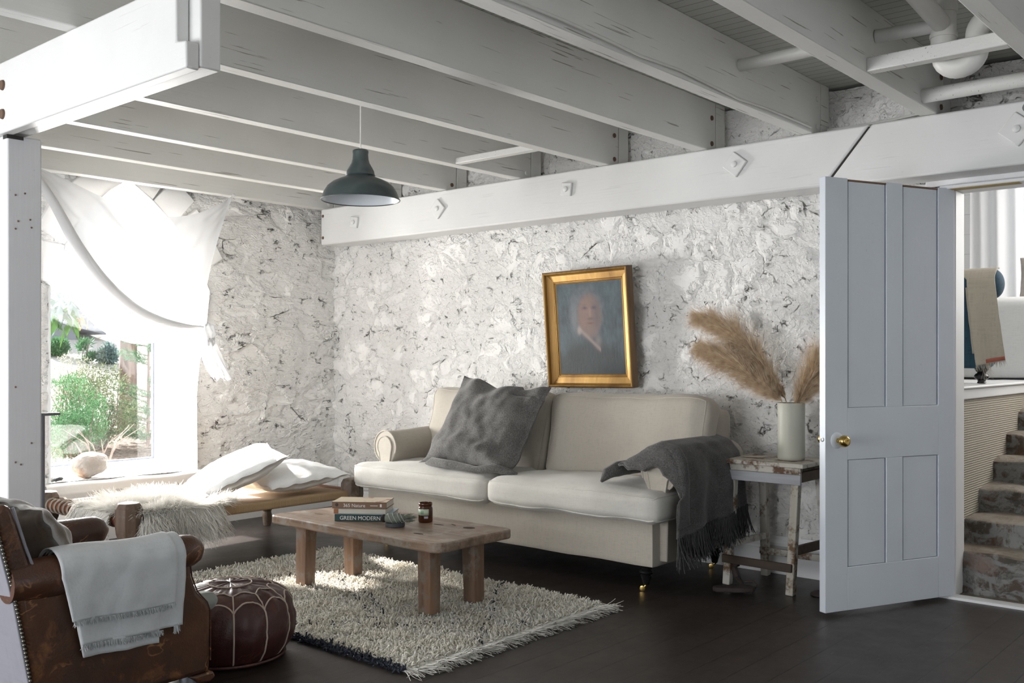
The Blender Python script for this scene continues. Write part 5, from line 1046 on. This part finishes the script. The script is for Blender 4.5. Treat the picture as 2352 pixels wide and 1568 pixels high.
def crv(P, s):
    P = np.array(P, float); k = np.concatenate([[0], np.cumsum(np.linalg.norm(np.diff(P, axis=0), axis=1))]); k /= k[-1]
    # smooth interpolation by catmull-rom on chord parameter
    i = min(np.searchsorted(k, s, 'right')-1, len(P)-2); i = max(i, 0); t_ = (s-k[i])/(k[i+1]-k[i]+1e-9); p0 = P[max(i-1, 0)]; p1 = P[i]; p2 = P[i+1]; p3 = P[min(i+2, len(P)-1)]
    return 0.5*((2*p1)+(-p0+p2)*t_+(2*p0-5*p1+4*p2-p3)*t_*t_+(-p0+3*p1-3*p2+p3)*t_**3)
TOPC = [(2.54, 2.30), (2.72, 2.245), (2.90, 2.18), (3.08, 2.125), (3.25, 2.095), (3.42, 2.09), (3.60, 2.13), (3.76, 2.20), (3.89, 2.287)]
BOT = [(2.54, 2.25), (2.66, 2.06), (2.80, 1.83), (2.96, 1.63), (3.14, 1.48), (3.32, 1.405), (3.50, 1.37), (3.64, 1.365)]
def vsurf(u, v):
    a = crv(TOPC, u); b = crv(BOT, u); p = a+(b-a)*v
    # right edge bows inwards; folds gather towards the knot and the right-hand pin
    k = math.exp(-((1-u)/0.16)**1.5); dist = math.hypot(p[0]-3.89, (p[1]-2.29)); rad = math.atan2(p[1]-2.29, p[0]-3.93)
    fold = 0.010*math.sin(u*70)*k*(0.3+v)+0.006*math.sin(rad*34)*math.exp(-dist/0.28)+0.012*math.sin(v*9+u*5)*math.sin(PI*u)*0.5+0.008*nz(u*3, v*3, 1, 2)
    p = p+np.array((-0.035*math.sin(PI*v)*u**6, 0)); bel = 0.035*math.sin(PI*v)*math.sin(PI*u); return (CX+bel+fold-0.05*(1-u)*0, p[0], p[1])
mb = MB(); mb.grid(vsurf, 120, 60); mb.build('cloth', M['voile'], cur, auto=180)
NB = 60; ss = np.linspace(0, 1, NB)
def rollr(s): return 0.012+0.030*math.sin(PI*min(1, s*1.05))**0.6*(1 if s < .95 else .8)
for j, (o1, o2) in enumerate([(0, 0), (0.014, 0.020), (-0.010, -0.020)]):
    P = [(CX+0.015+0.006*math.sin(s*12+j*2)+0.5*o1*math.sin(PI*s), *(crv(BOT, s)+np.array((o1*math.sin(s*6+j), o2*math.sin(PI*s))))) for s in ss]; MB().tube(P, [rollr(s)*(0.9 if j == 0 else 0.55) for s in ss], 14).build('rolled_hem', M['voile'], cur)
def crumple(c, r, sc, seed, name):
    V = []; nu, nv = 40, 26
    mb = MB()
    def f(u, v):
        a = 2*PI*u; b = PI*(v-0.5); d = np.array((math.cos(b)*math.cos(a), math.cos(b)*math.sin(a), math.sin(b))); w = 1+0.16*math.sin(a*7+3*b+seed)+0.22*nz(*(d*2.2+seed)); return tuple(np.array(c)+d*np.array(sc)*r*w)
    mb.grid(f, nu, nv, closed_u=True); mb.build(name, M['voile'], cur, auto=180)
crumple((CX+0.025, 3.685, 1.33), 0.05, (0.7, 0.95, 1.1), 1, 'knot'); crumple((CX+0.02, 3.70, 1.27), 0.035, (0.8, 1.0, 0.9), 4, 'knot_wrap')
def tail(P, w, seed, name):
    P = np.array(P, float); n = len(P)
    def f(u, v):
        s = v*(n-1); i = min(int(s), n-2); p = P[i]+(P[i+1]-P[i])*(s-i); ww = w[i]+(w[i+1]-w[i])*(s-i); q = (u-0.5)*2
        return (p[0]+0.016*math.sin(q*6+seed+v*3)+0.008*math.sin(q*13), p[1]+q*ww, p[2]+0.012*math.sin(q*9+seed)*(v > 0.9))
    mb = MB(); mb.grid(f, 30, 30); mb.build(name, M['voile'], cur, auto=180)
tail([(CX+0.02, 3.69, 1.30), (CX+0.02, 3.72, 1.20), (CX+0.02, 3.77, 1.10), (CX+0.02, 3.82, 1.01)], [0.03, 0.05, 0.05, 0.055], 1, 'tail'); tail([(CX+0.035, 3.67, 1.29), (CX+0.045, 3.67, 1.20), (CX+0.04, 3.69, 1.12), (CX+0.03, 3.74, 1.02)], [0.03, 0.045, 0.04, 0.03], 3, 'tail')
SH = [(2.60, 1.62), (2.78, 1.50), (2.92, 1.36), (3.06, 1.28), (3.22, 1.245), (3.40, 1.28), (3.60, 1.35)]
mb = MB(); mb.grid(lambda u, v: (lambda a, b: (CX-0.02+0.004*nz(u*5, v*5, 0, 3), *(a+(b-a)*v)))(crv(BOT, 0.08+0.9*u), crv(SH, u)), 50, 14); mb.build('sheer_layer', M['sheer'], cur, auto=180)
MB().sphere((CX+0.01, 3.895, 2.292), 0.012, 10, 8).build('corner_twist', M['voile'], cur)
# ---------------------------------------------------------------- things on the sill
def rock(name, c, s, seed, m, label, cat, n=26, facets=0.25):
    t = thing(name, label, cat, (c[0], c[1], c[2]-s[2])); V, F = cube_surface(n); V = nrm(V); out = []
    dirs = nrm(np.random.default_rng(seed).normal(size=(16, 3)))
    for p in V:
        d = 1.0; 
        for q, dd in enumerate(dirs): k = p @ dd; d = min(d, (0.80+0.04*(q % 4))/max(k, 0.05))
        d += 0.05*nz(p[0], p[1], p[2]+seed, 3)+0.03*nz(p[0]+seed, p[1], p[2], 8); out.append(p*d*np.array(s)+np.array(c))
    MB().add(np.array(out), F).build('stone', m, t, auto=30); return t
q_ = NT('rough_quartz'); co = q_.coord(); b_ = q_.mix(q_.noise(co, 9, 6, 0.7), (0.26, 0.225, 0.185), (0.52, 0.50, 0.48)); b_ = q_.mix(q_.ramp(q_.noise(co, 4.5, 4), [(0.53, 0.0), (0.66, 0.85)]), b_, (0.30, 0.155, 0.075)); q_.set(color=b_, rough=0.4); q_.bump(q_.noise(co, 45, 6, 0.7), 0.8, 0.01); q_.b.inputs['Subsurface Weight'].default_value = 0.1
rock('quartz_rock', (-6.16, 2.99, 0.465), (0.07, 0.135, 0.085), 5, q_.m, 'large pale quartz rock with amber patches on the window sill', 'rock')
rock('pebble', (-6.10, 2.76, 0.402), (0.022, 0.035, 0.018), 9, plain('black_stone', (0.03, 0.032, 0.035), 0.3, 0, 0.4), 'small black stone at the left end of the sill', 'stone', 10)
rock('pebble', (-6.13, 2.73, 0.40), (0.025, 0.032, 0.016), 12, plain('grey_stone', (0.30, 0.30, 0.28), 0.7, 0, 0.5), 'small rough grey stone at the left end of the sill', 'stone', 10)
rock('pebble', (-6.07, 2.765, 0.390), (0.018, 0.030, 0.006), 15, plain('pale_shell', (0.62, 0.61, 0.60), 0.5), 'flat pale shell in front of the small black stone', 'shell', 10)
# ---------------------------------------------------------------- garden outside the left window
def ground(x, y):   # height of the bank outside
    d = max(0, -x-6.6); return 0.12+0.035*d+0.02*nz(x, y, 0, 0.8)+ (0.05*min(1, d/3)*max(0, y-3.5)*0.4)
gm_ = NT('garden_ground'); co = gm_.coord(); sp = gm_.n('SeparateXYZ'); gm_.l(co, sp.inputs[0])
mul = gm_.mix(gm_.ramp(gm_.noise(gm_.coord(warp=0.2, wscale=8), 22, 6, 0.75), [(0.38, 0.0), (0.60, 1.0)]), (0.05, 0.035, 0.028), (0.30, 0.24, 0.20))
gm_.set(color=mul, rough=0.95); gm_.bump(gm_.noise(co, 25, 6), 0.8, 0.05)
mb = MB(); mb.grid(lambda u, v: (lambda x, y: (x, y, ground(x, y)+0.02*nz(x, y, 1, 5)))(-6.52-4.6*u, -2+14*v), 60, 120); go_ = mb.build('mulch_bank', gm_.m); tag(go_, 'brown bark mulch covering the garden bank outside the window', 'mulch', None, 'stuff')
mb = MB(); mb.grid(lambda u, v: (-10.9-40*u, -25+70*v, 0.22+0.20*min(40*u, 9.5)+0.03*nz(u*4, v*8, 0, 2)), 60, 20); tag(mb.build('pale_path', plain('pale_gravel', (0.62, 0.60, 0.56), 0.95, 0, 0.3, 10)), 'sunlit pale gravel ground beyond the garden bank', 'ground', None, 'structure')
def gfar(x): return 0.22+0.20*min(max(0, -x-10.9), 9.5)
_g = ground
def ground(x, y): return gfar(x) if x < -11.1 else _g(x, y)
def leafmat(name, a, b):
    t = NT(name); c = t.mix(t.noise(t.coord(), 6, 3), a, b); t.set(color=c, rough=0.6); t.b.inputs['Subsurface Weight'].default_value = 0.0
    tr = t.n('BsdfTranslucent'); t.l(c, tr.inputs[0]); mx = t.n('MixShader'); mx.inputs[0].default_value = 0.35; t.l(t.b.outputs[0], mx.inputs[1]); t.l(tr.outputs[0], mx.inputs[2]); t.l(mx.outputs[0], t.out.inputs['Surface']); return t.m
def leaves(name, C, Dr, Ln, Wd, m, parent):
    """flat pointed leaves: centre-base C, direction Dr"""
    n = len(C); D = nrm(Dr); S = nrm(np.cross(D, RNG.normal(size=(n, 3)))); Ln = np.broadcast_to(Ln, (n,))[:, None]; Wd = np.broadcast_to(Wd, (n,))[:, None]; N = np.cross(D, S)
    V = np.stack([C, C+D*Ln*0.45+S*Wd/2+N*Ln*0.04, C+D*Ln-N*Ln*0.05, C+D*Ln*0.45-S*Wd/2+N*Ln*0.04], 1).reshape(-1, 3); F = np.arange(4*n).reshape(n, 4); return fastmesh(name, V, F, m, parent, smooth=False)
def bush(name, label, c, r, n, lm, ll, lw, up=0.6, stems=14, cat='shrub', shape=1.0):
    t = thing(name, label, cat, (c[0], c[1], ground(c[0], c[1])-0.02)); z0 = ground(c[0], c[1])
    mb = MB()
    for k in range(stems):
        a = random.uniform(0, 2*PI); q = random.uniform(0.2, 0.85); e = np.array((c[0]+r[0]*q*math.cos(a), c[1]+r[1]*q*math.sin(a), z0+r[2]*random.uniform(0.7, 1.7))); b = np.array((c[0]+random.uniform(-.05, .05), c[1]+random.uniform(-.05, .05), z0-0.05)); mid = (b+e)/2+np.array((random.uniform(-.08, .08), random.uniform(-.08, .08), 0)); MB().tube([b, mid, e], [0.010, 0.007, 0.003], 5).build('stem', M['bark'], t)
    d = nrm(RNG.normal(size=(n, 3))); rad = RNG.random(n)**0.45; P = d*rad[:, None]*np.array(r)+np.array((c[0], c[1], z0+r[2])); cl = np.array([nz(*p, 2.6) for p in P]); P = P[cl > -0.12]; d = d[cl > -0.12]
    P = P[P[:, 2] > z0]; d = d[:len(P)]; leaves('foliage', P, RNG.normal(size=P.shape)+np.array((0, 0, up)), ll*RNG.uniform(0.6, 1.3, len(P)), lw, lm, t)['kind'] = 'stuff'; return t
M['bark'] = wood('bark', (0.16, 0.115, 0.10), (0.26, 0.20, 0.175), (0.10, 0.07, 0.06), 'Z', 0.9, bump=0.9)
G = {'a': leafmat('bright_leaf', (0.05, 0.16, 0.06), (0.10, 0.26, 0.11)), 'b': leafmat('olive_leaf', (0.14, 0.20, 0.10), (0.28, 0.33, 0.18)), 'c': leafmat('needle_leaf', (0.06, 0.17, 0.09), (0.12, 0.28, 0.14)), 'd': leafmat('blue_leaf', (0.12, 0.20, 0.19), (0.22, 0.32, 0.30)), 'e': leafmat('magnolia_leaf', (0.03, 0.10, 0.04), (0.10, 0.22, 0.03)), 'f': leafmat('orange_leaf', (0.55, 0.25, 0.08), (0.65, 0.40, 0.20)), 'g': leafmat('pale_leaf', (0.35, 0.38, 0.28), (0.55, 0.52, 0.42)), 's': leafmat('silver_leaf', (0.30, 0.36, 0.34), (0.42, 0.48, 0.44))}
# tree trunk
tr_ = thing('tree', 'brown tree trunk standing in the mulch outside the window', 'tree', (-10.4, 5.48, 0.28))
def tk(u, v):
    a = 2*PI*u; z = 0.15+3.6*v; r = (0.095+0.05*math.exp(-v*14))*(1-0.12*v)*(1+0.05*nz(math.cos(a)*2, math.sin(a)*2, z*2, 2)); return (-10.4+r*math.cos(a)-0.02*z, 5.48+r*math.sin(a)+0.015*z, z)
mb = MB(); mb.grid(tk, 24, 60, closed_u=True); mb.build('trunk', M['bark'], tr_, auto=180)
bush('feathery_shrub', 'soft bright green feathery shrub at the left of the window', (-8.6, 4.0, 0), (0.42, 0.30, 0.40), 9000, G['a'], 0.045, 0.008, 0.9)
bush('feathery_shrub', 'olive twiggy shrub in the middle of the window in front of the trunk', (-9.6, 4.75, 0), (0.5, 0.42, 0.42), 8500, G['b'], 0.04, 0.011, 0.5, 22)
bush('silver_shrub', 'pale silver-green low shrub at the bottom left of the window', (-7.3, 3.38, 0), (0.25, 0.16, 0.13), 3500, G['s'], 0.03, 0.010, 0.3, 6)
bush('feathery_shrub', 'pale yellow-green wispy shrub behind the bright green one', (-9.9, 4.62, 0), (0.4, 0.30, 0.48), 4200, G['g'], 0.04, 0.008, 0.6, 16)
bush('round_bush', 'small blue-green round bush far out on the pale ground', (-15.0, 7.55, 0), (0.22, 0.20, 0.17), 4000, G['d'], 0.07, 0.03, 0.5, 4)
bush('round_bush', 'small green spiky bush beside the blue-green round bush', (-15.1, 7.28, 0), (0.17, 0.15, 0.19), 3000, G['a'], 0.10, 0.02, 0.9, 4)
bush('round_bush', 'small green bush far out at the left edge of the window', (-15.6, 7.02, 0), (0.22, 0.20, 0.14), 2500, G['a'], 0.07, 0.02, 0.6, 4)
# conifer at the right side
cf = thing('conifer', 'young feathery conifer at the right side of the window', 'tree', (-9.45, 5.2, 0.25)); z0 = ground(-9.45, 5.2)
MB().tube([(-9.45, 5.2, z0-0.05), (-9.43, 5.2, 1.75)], [0.02, 0.006], 8).build('trunk', M['bark'], cf); Cp, Dp = [], []
for k in range(72):
    h = random.uniform(0.05, 1.45); a = random.uniform(0, 2*PI); Lb = 0.46*(1-h/1.7)+0.05; b0 = np.array((-9.44, 5.2, z0+h)); e = b0+np.array((Lb*math.cos(a), Lb*math.sin(a), 0.25*Lb)); MB().tube([b0, (b0+e)/2, e], [0.006, 0.004, 0.002], 5).build('branch', M['bark'], cf)
    q = RNG.random((110, 1)); P = b0+(e-b0)*q; Cp.append(P); Dp.append(nrm(e-b0)[None]*0.8+RNG.normal(size=(110, 3))*0.5)
leaves('needles', np.concatenate(Cp), np.concatenate(Dp), 0.06, 0.006, G['c'], cf)['kind'] = 'stuff'
# hanging branch with broad leaves and an orange cluster
hb = thing('leafy_branch', 'overhanging branch with broad dark leaves and an orange cluster outside the window', 'branch', (-10.2, 4.5, 1.4))
def sc_(p, k=1.36): return (p[0]*k, p[1]*k, 1.17+(p[2]-1.17)*k)
MB().tube([sc_(p) for p in [(-7.9, 2.6, 2.9), (-7.8, 3.2, 2.2), (-7.6, 3.42, 1.9), (-7.55, 3.58, 1.62)]], [0.018, 0.013, 0.009, 0.004], 7).build('twig', M['bark'], hb)
MB().tube([sc_(p) for p in [(-7.8, 3.2, 2.2), (-7.62, 3.26, 1.9), (-7.58, 3.31, 1.62)]], [0.013, 0.008, 0.004], 7).build('twig', M['bark'], hb)
def cluster(name, c, n, ln, w, m, dn=-0.9, sp=0.05):
    C = np.array(sc_(c))+RNG.normal(size=(n, 3))*sp*1.3; leaves(name, C, RNG.normal(size=(n, 3))*0.5+np.array((0, 0, dn)), ln*1.36*RNG.uniform(0.7, 1.1, n), w*1.36, m, hb)
cluster('broad_leaves', (-7.56, 3.46, 1.50), 22, 0.17, 0.05, G['e']); cluster('broad_leaves', (-7.58, 3.40, 1.60), 34, 0.16, 0.05, G['d'], -0.7, 0.08); cluster('orange_cluster', (-7.56, 3.60, 1.47), 22, 0.07, 0.025, G['f'], -0.8, 0.03); cluster('pale_leaves', (-7.58, 3.60, 1.70), 200, 0.05, 0.018, G['g'], -0.2, 0.12); cluster('pale_leaves', (-7.6, 3.30, 2.0), 150, 0.09, 0.035, G['s'], -0.4, 0.15)
dt = thing('dead_shrub', 'bare dry twiggy shrub in the mulch just beyond the quartz rock', 'shrub', (-8.4, 4.2, 0.2)); dtm = plain('dry_twig_bark', (0.42, 0.34, 0.30), 0.9)
for k in range(9):
    a = random.uniform(0, 6.28); b = np.array((-8.4+random.uniform(-.1, .1), 4.2+random.uniform(-.1, .1), 0.18)); MB().tube([b, b+np.array((0.1*math.cos(a), 0.12*math.sin(a), 0.22)), b+np.array((0.25*math.cos(a), 0.35*math.sin(a), 0.36))], [0.008, 0.006, 0.002], 5).build('twig', dtm, dt)
sh_ = thing('shed', 'low grey shed far behind the orange leaves outside the window', 'shed', (-17.0, 7.3, 1.2))
sm_ = plain('shed_cladding', (0.26, 0.28, 0.32), 0.8)
MB().box(-17.9, -17.0, 6.9, 8.0, 1.2, 1.98).build('wall', sm_, sh_); MB().prism([(6.8, 1.98), (8.0, 1.98), (8.5, 1.60), (8.5, 1.55), (6.8, 1.93)], -18.0, -16.9, 'x').build('roof', sm_, sh_)
# ---------------------------------------------------------------- upper room beyond the door
UF2 = UF
M['velvet'] = fabric('blue_velvet', (0.020, 0.070, 0.115), 200, 0.8, 0.2, 0.35, sheen=0.05, big=8)
ba = thing('blue_sofa', 'deep blue velvet sofa with rolled arm in the upper room', 'sofa', (-2.2, 6.0, UF2)); BY = 5.80
MB().prism([(-2.45, UF2+0.085), (-1.535, UF2+0.085), (-1.505, UF2+0.12), (-1.505, UF2+0.50), (-2.45, UF2+0.50)], BY, BY+0.14, 'y').build('arm_panel', M['velvet'], ba, bevel=0.025, bseg=3, auto=50)
ys = np.concatenate([np.linspace(-2.45, -1.51, 24), -1.50+0.056*np.sin(np.linspace(0, PI/2, 12))]); rr = [0.082*(math.sqrt(max(0.001, 1-((x+1.50)/0.0562)**2)) if x > -1.50 else 1)+0.002*nz(x, 0, 0, 9) for x in ys]
MB().tube([(x, BY+0.03, UF2+0.553) for x in ys], rr, 28).build('arm_roll', M['velvet'], ba, auto=60)
MB().box(-2.45, -1.95, BY+0.12, BY+0.95, UF2+0.09, UF2+0.38).build('base', M['velvet'], ba, bevel=0.03, bseg=3)
for (x, y) in ((-1.565, BY+0.05), (-2.38, BY+0.05), (-2.0, BY+0.85)): MB().lathe([(0.018, 0.0), (0.024, 0.004), (0.020, 0.012), (0.022, 0.020), (0.036, 0.030), (0.040, 0.042), (0.032, 0.054), (0.022, 0.060), (0.032, 0.072), (0.036, 0.082), (0.034, 0.09)], (x, y, UF2), 28).build('leg', M['black_wood'], ba, auto=30)
lt = thing('linen_throw', 'beige linen throw with red edge over the blue sofa arm', 'blanket', (-1.55, 5.74, UF2+0.12)); lin = fabric('beige_linen', (0.50, 0.455, 0.375), 150, 0.95, 0.6, 0.12); redm = plain('red_edge', (0.42, 0.13, 0.09), 0.95)
def ltf(u, v, off=0.0):
    s = v; x = (-1.615+0.145*u)+(0.055+0.0*u)*max(0, s-0.3)/0.7-0.10*(1-u)*max(0, 0.30-s)/0.3
    if s < 0.32: a = (0.62-0.62*(s/0.32))*PI+0.08*PI*(s/0.32)*0; a = PI*0.45+ (PI*0.95-PI*0.45)*(s/0.32); y = BY+0.03+0.088*math.cos(a); z = UF2+0.553+0.088*math.sin(a)
    else: q = (s-0.32)/0.68; y = BY-0.060-0.012*math.sin(q*2)-0.01*math.sin(u*9+q*2)*q; z = UF2+0.566-q*0.435-0.03*q*(1-u)
    return (x+0.004*nz(u*3, v*3, 0, 3), y-off, z)
mb = MB(); mb.grid(lambda u, v: ltf(u, v), 30, 60); mb.build('cloth', lin, lt, solid=0.007, solid_off=0, auto=180)
mb = MB(); mb.grid(lambda u, v: ltf(-0.10+0.22*u, 0.30+0.60*v, -0.012), 8, 30); mb.build('under_fold', lin, lt, solid=0.006, auto=180)
mb = MB(); mb.grid(lambda u, v: ltf(0.35+0.65*u, 0.965+0.03*v, 0.005), 16, 4); mb.build('red_border', redm, lt, solid=0.004, solid_off=0)
us = RNG.uniform(0.0, 1, 80); P = np.array([ltf(u, 1.0, 0.002) for u in us]); q1, q2 = strands(P, np.tile((0.1, 0, -1.0), (80, 1))+RNG.normal(size=(80, 3))*0.15, RNG.uniform(0.015, 0.06, 80)*np.where(np.abs(us-0.35) < 0.15, 1.6, 0.6), 0.0011, 3, 0.2, 0.3, 0.5); fastmesh('fringe', q1, q2, lin, lt)
# pale sofa and its cushion, further back
ps = thing('pale_sofa', 'cream slipcovered sofa beyond the blue sofa in the upper room', 'sofa', (-2.0, 7.4, UF2)); Mx_ = Matrix.Translation((-1.70, 7.35, UF2+0.268)); V, F = cube_surface(18)
MB().add(tf(softbox_pts(V, 0.95, 0.45, 0.265, 0.05, 0, 0.01, 0.01, 0.006, 2), Mx_), F).build('slipcover', M['white_linen'], ps, auto=180)
MB().box(-2.68, -0.82, 6.92, 7.78, UF2+0.0, UF2+0.012).build('plinth', M['black_wood'], ps)
gc = thing('cushion', 'taupe cushion standing on the pale sofa at the right edge', 'cushion', (-1.75, 7.3, UF2+0.6)); pillow('cover', 0.42, 0.34, 0.14, frame_M((-1.50, 7.30, UF2+0.66), (1, 0.1, 0), (0, 0.25, 0.95)), fabric('taupe_linen', (0.46, 0.42, 0.39)), gc, 0.05, 0.01, 6)
# sheer curtain and bright window of the upper room
uc = thing('sheer_curtain', 'long sheer white curtain in front of the upper room window', 'curtain', (-2.2, 8.6, UF2)); mb = MB(); mb.grid(lambda u, v: (-2.40+1.6*u, 8.62+0.03*math.sin(u*75+v)+0.02*math.sin(u*31), UF2+0.05+2.3*v), 150, 10); mb.build('cloth', M['voile'], uc, auto=180)
MB().tube([(-2.5, 8.62, UF2+2.36), (-0.7, 8.62, UF2+2.36)], 0.012, 10).build('rod', M['black_wood'], uc)
sky_ = bpy.data.materials.new('bright_daylight'); sky_.use_nodes = True; nt = sky_.node_tree; em = nt.nodes.new('ShaderNodeEmission'); em.inputs[0].default_value = (0.92, 0.96, 1, 1); em.inputs[1].default_value = 2.2; nt.links.new(em.outputs[0], nt.nodes['Material Output'].inputs[0])
wv = MB().box(-2.1, -0.9, 8.86, 8.89, UF2+0.5, UF2+2.2).build('window_2', sky_, smooth=False); struct(wv, 'bright daylit window behind the sheer curtain of the upper room')
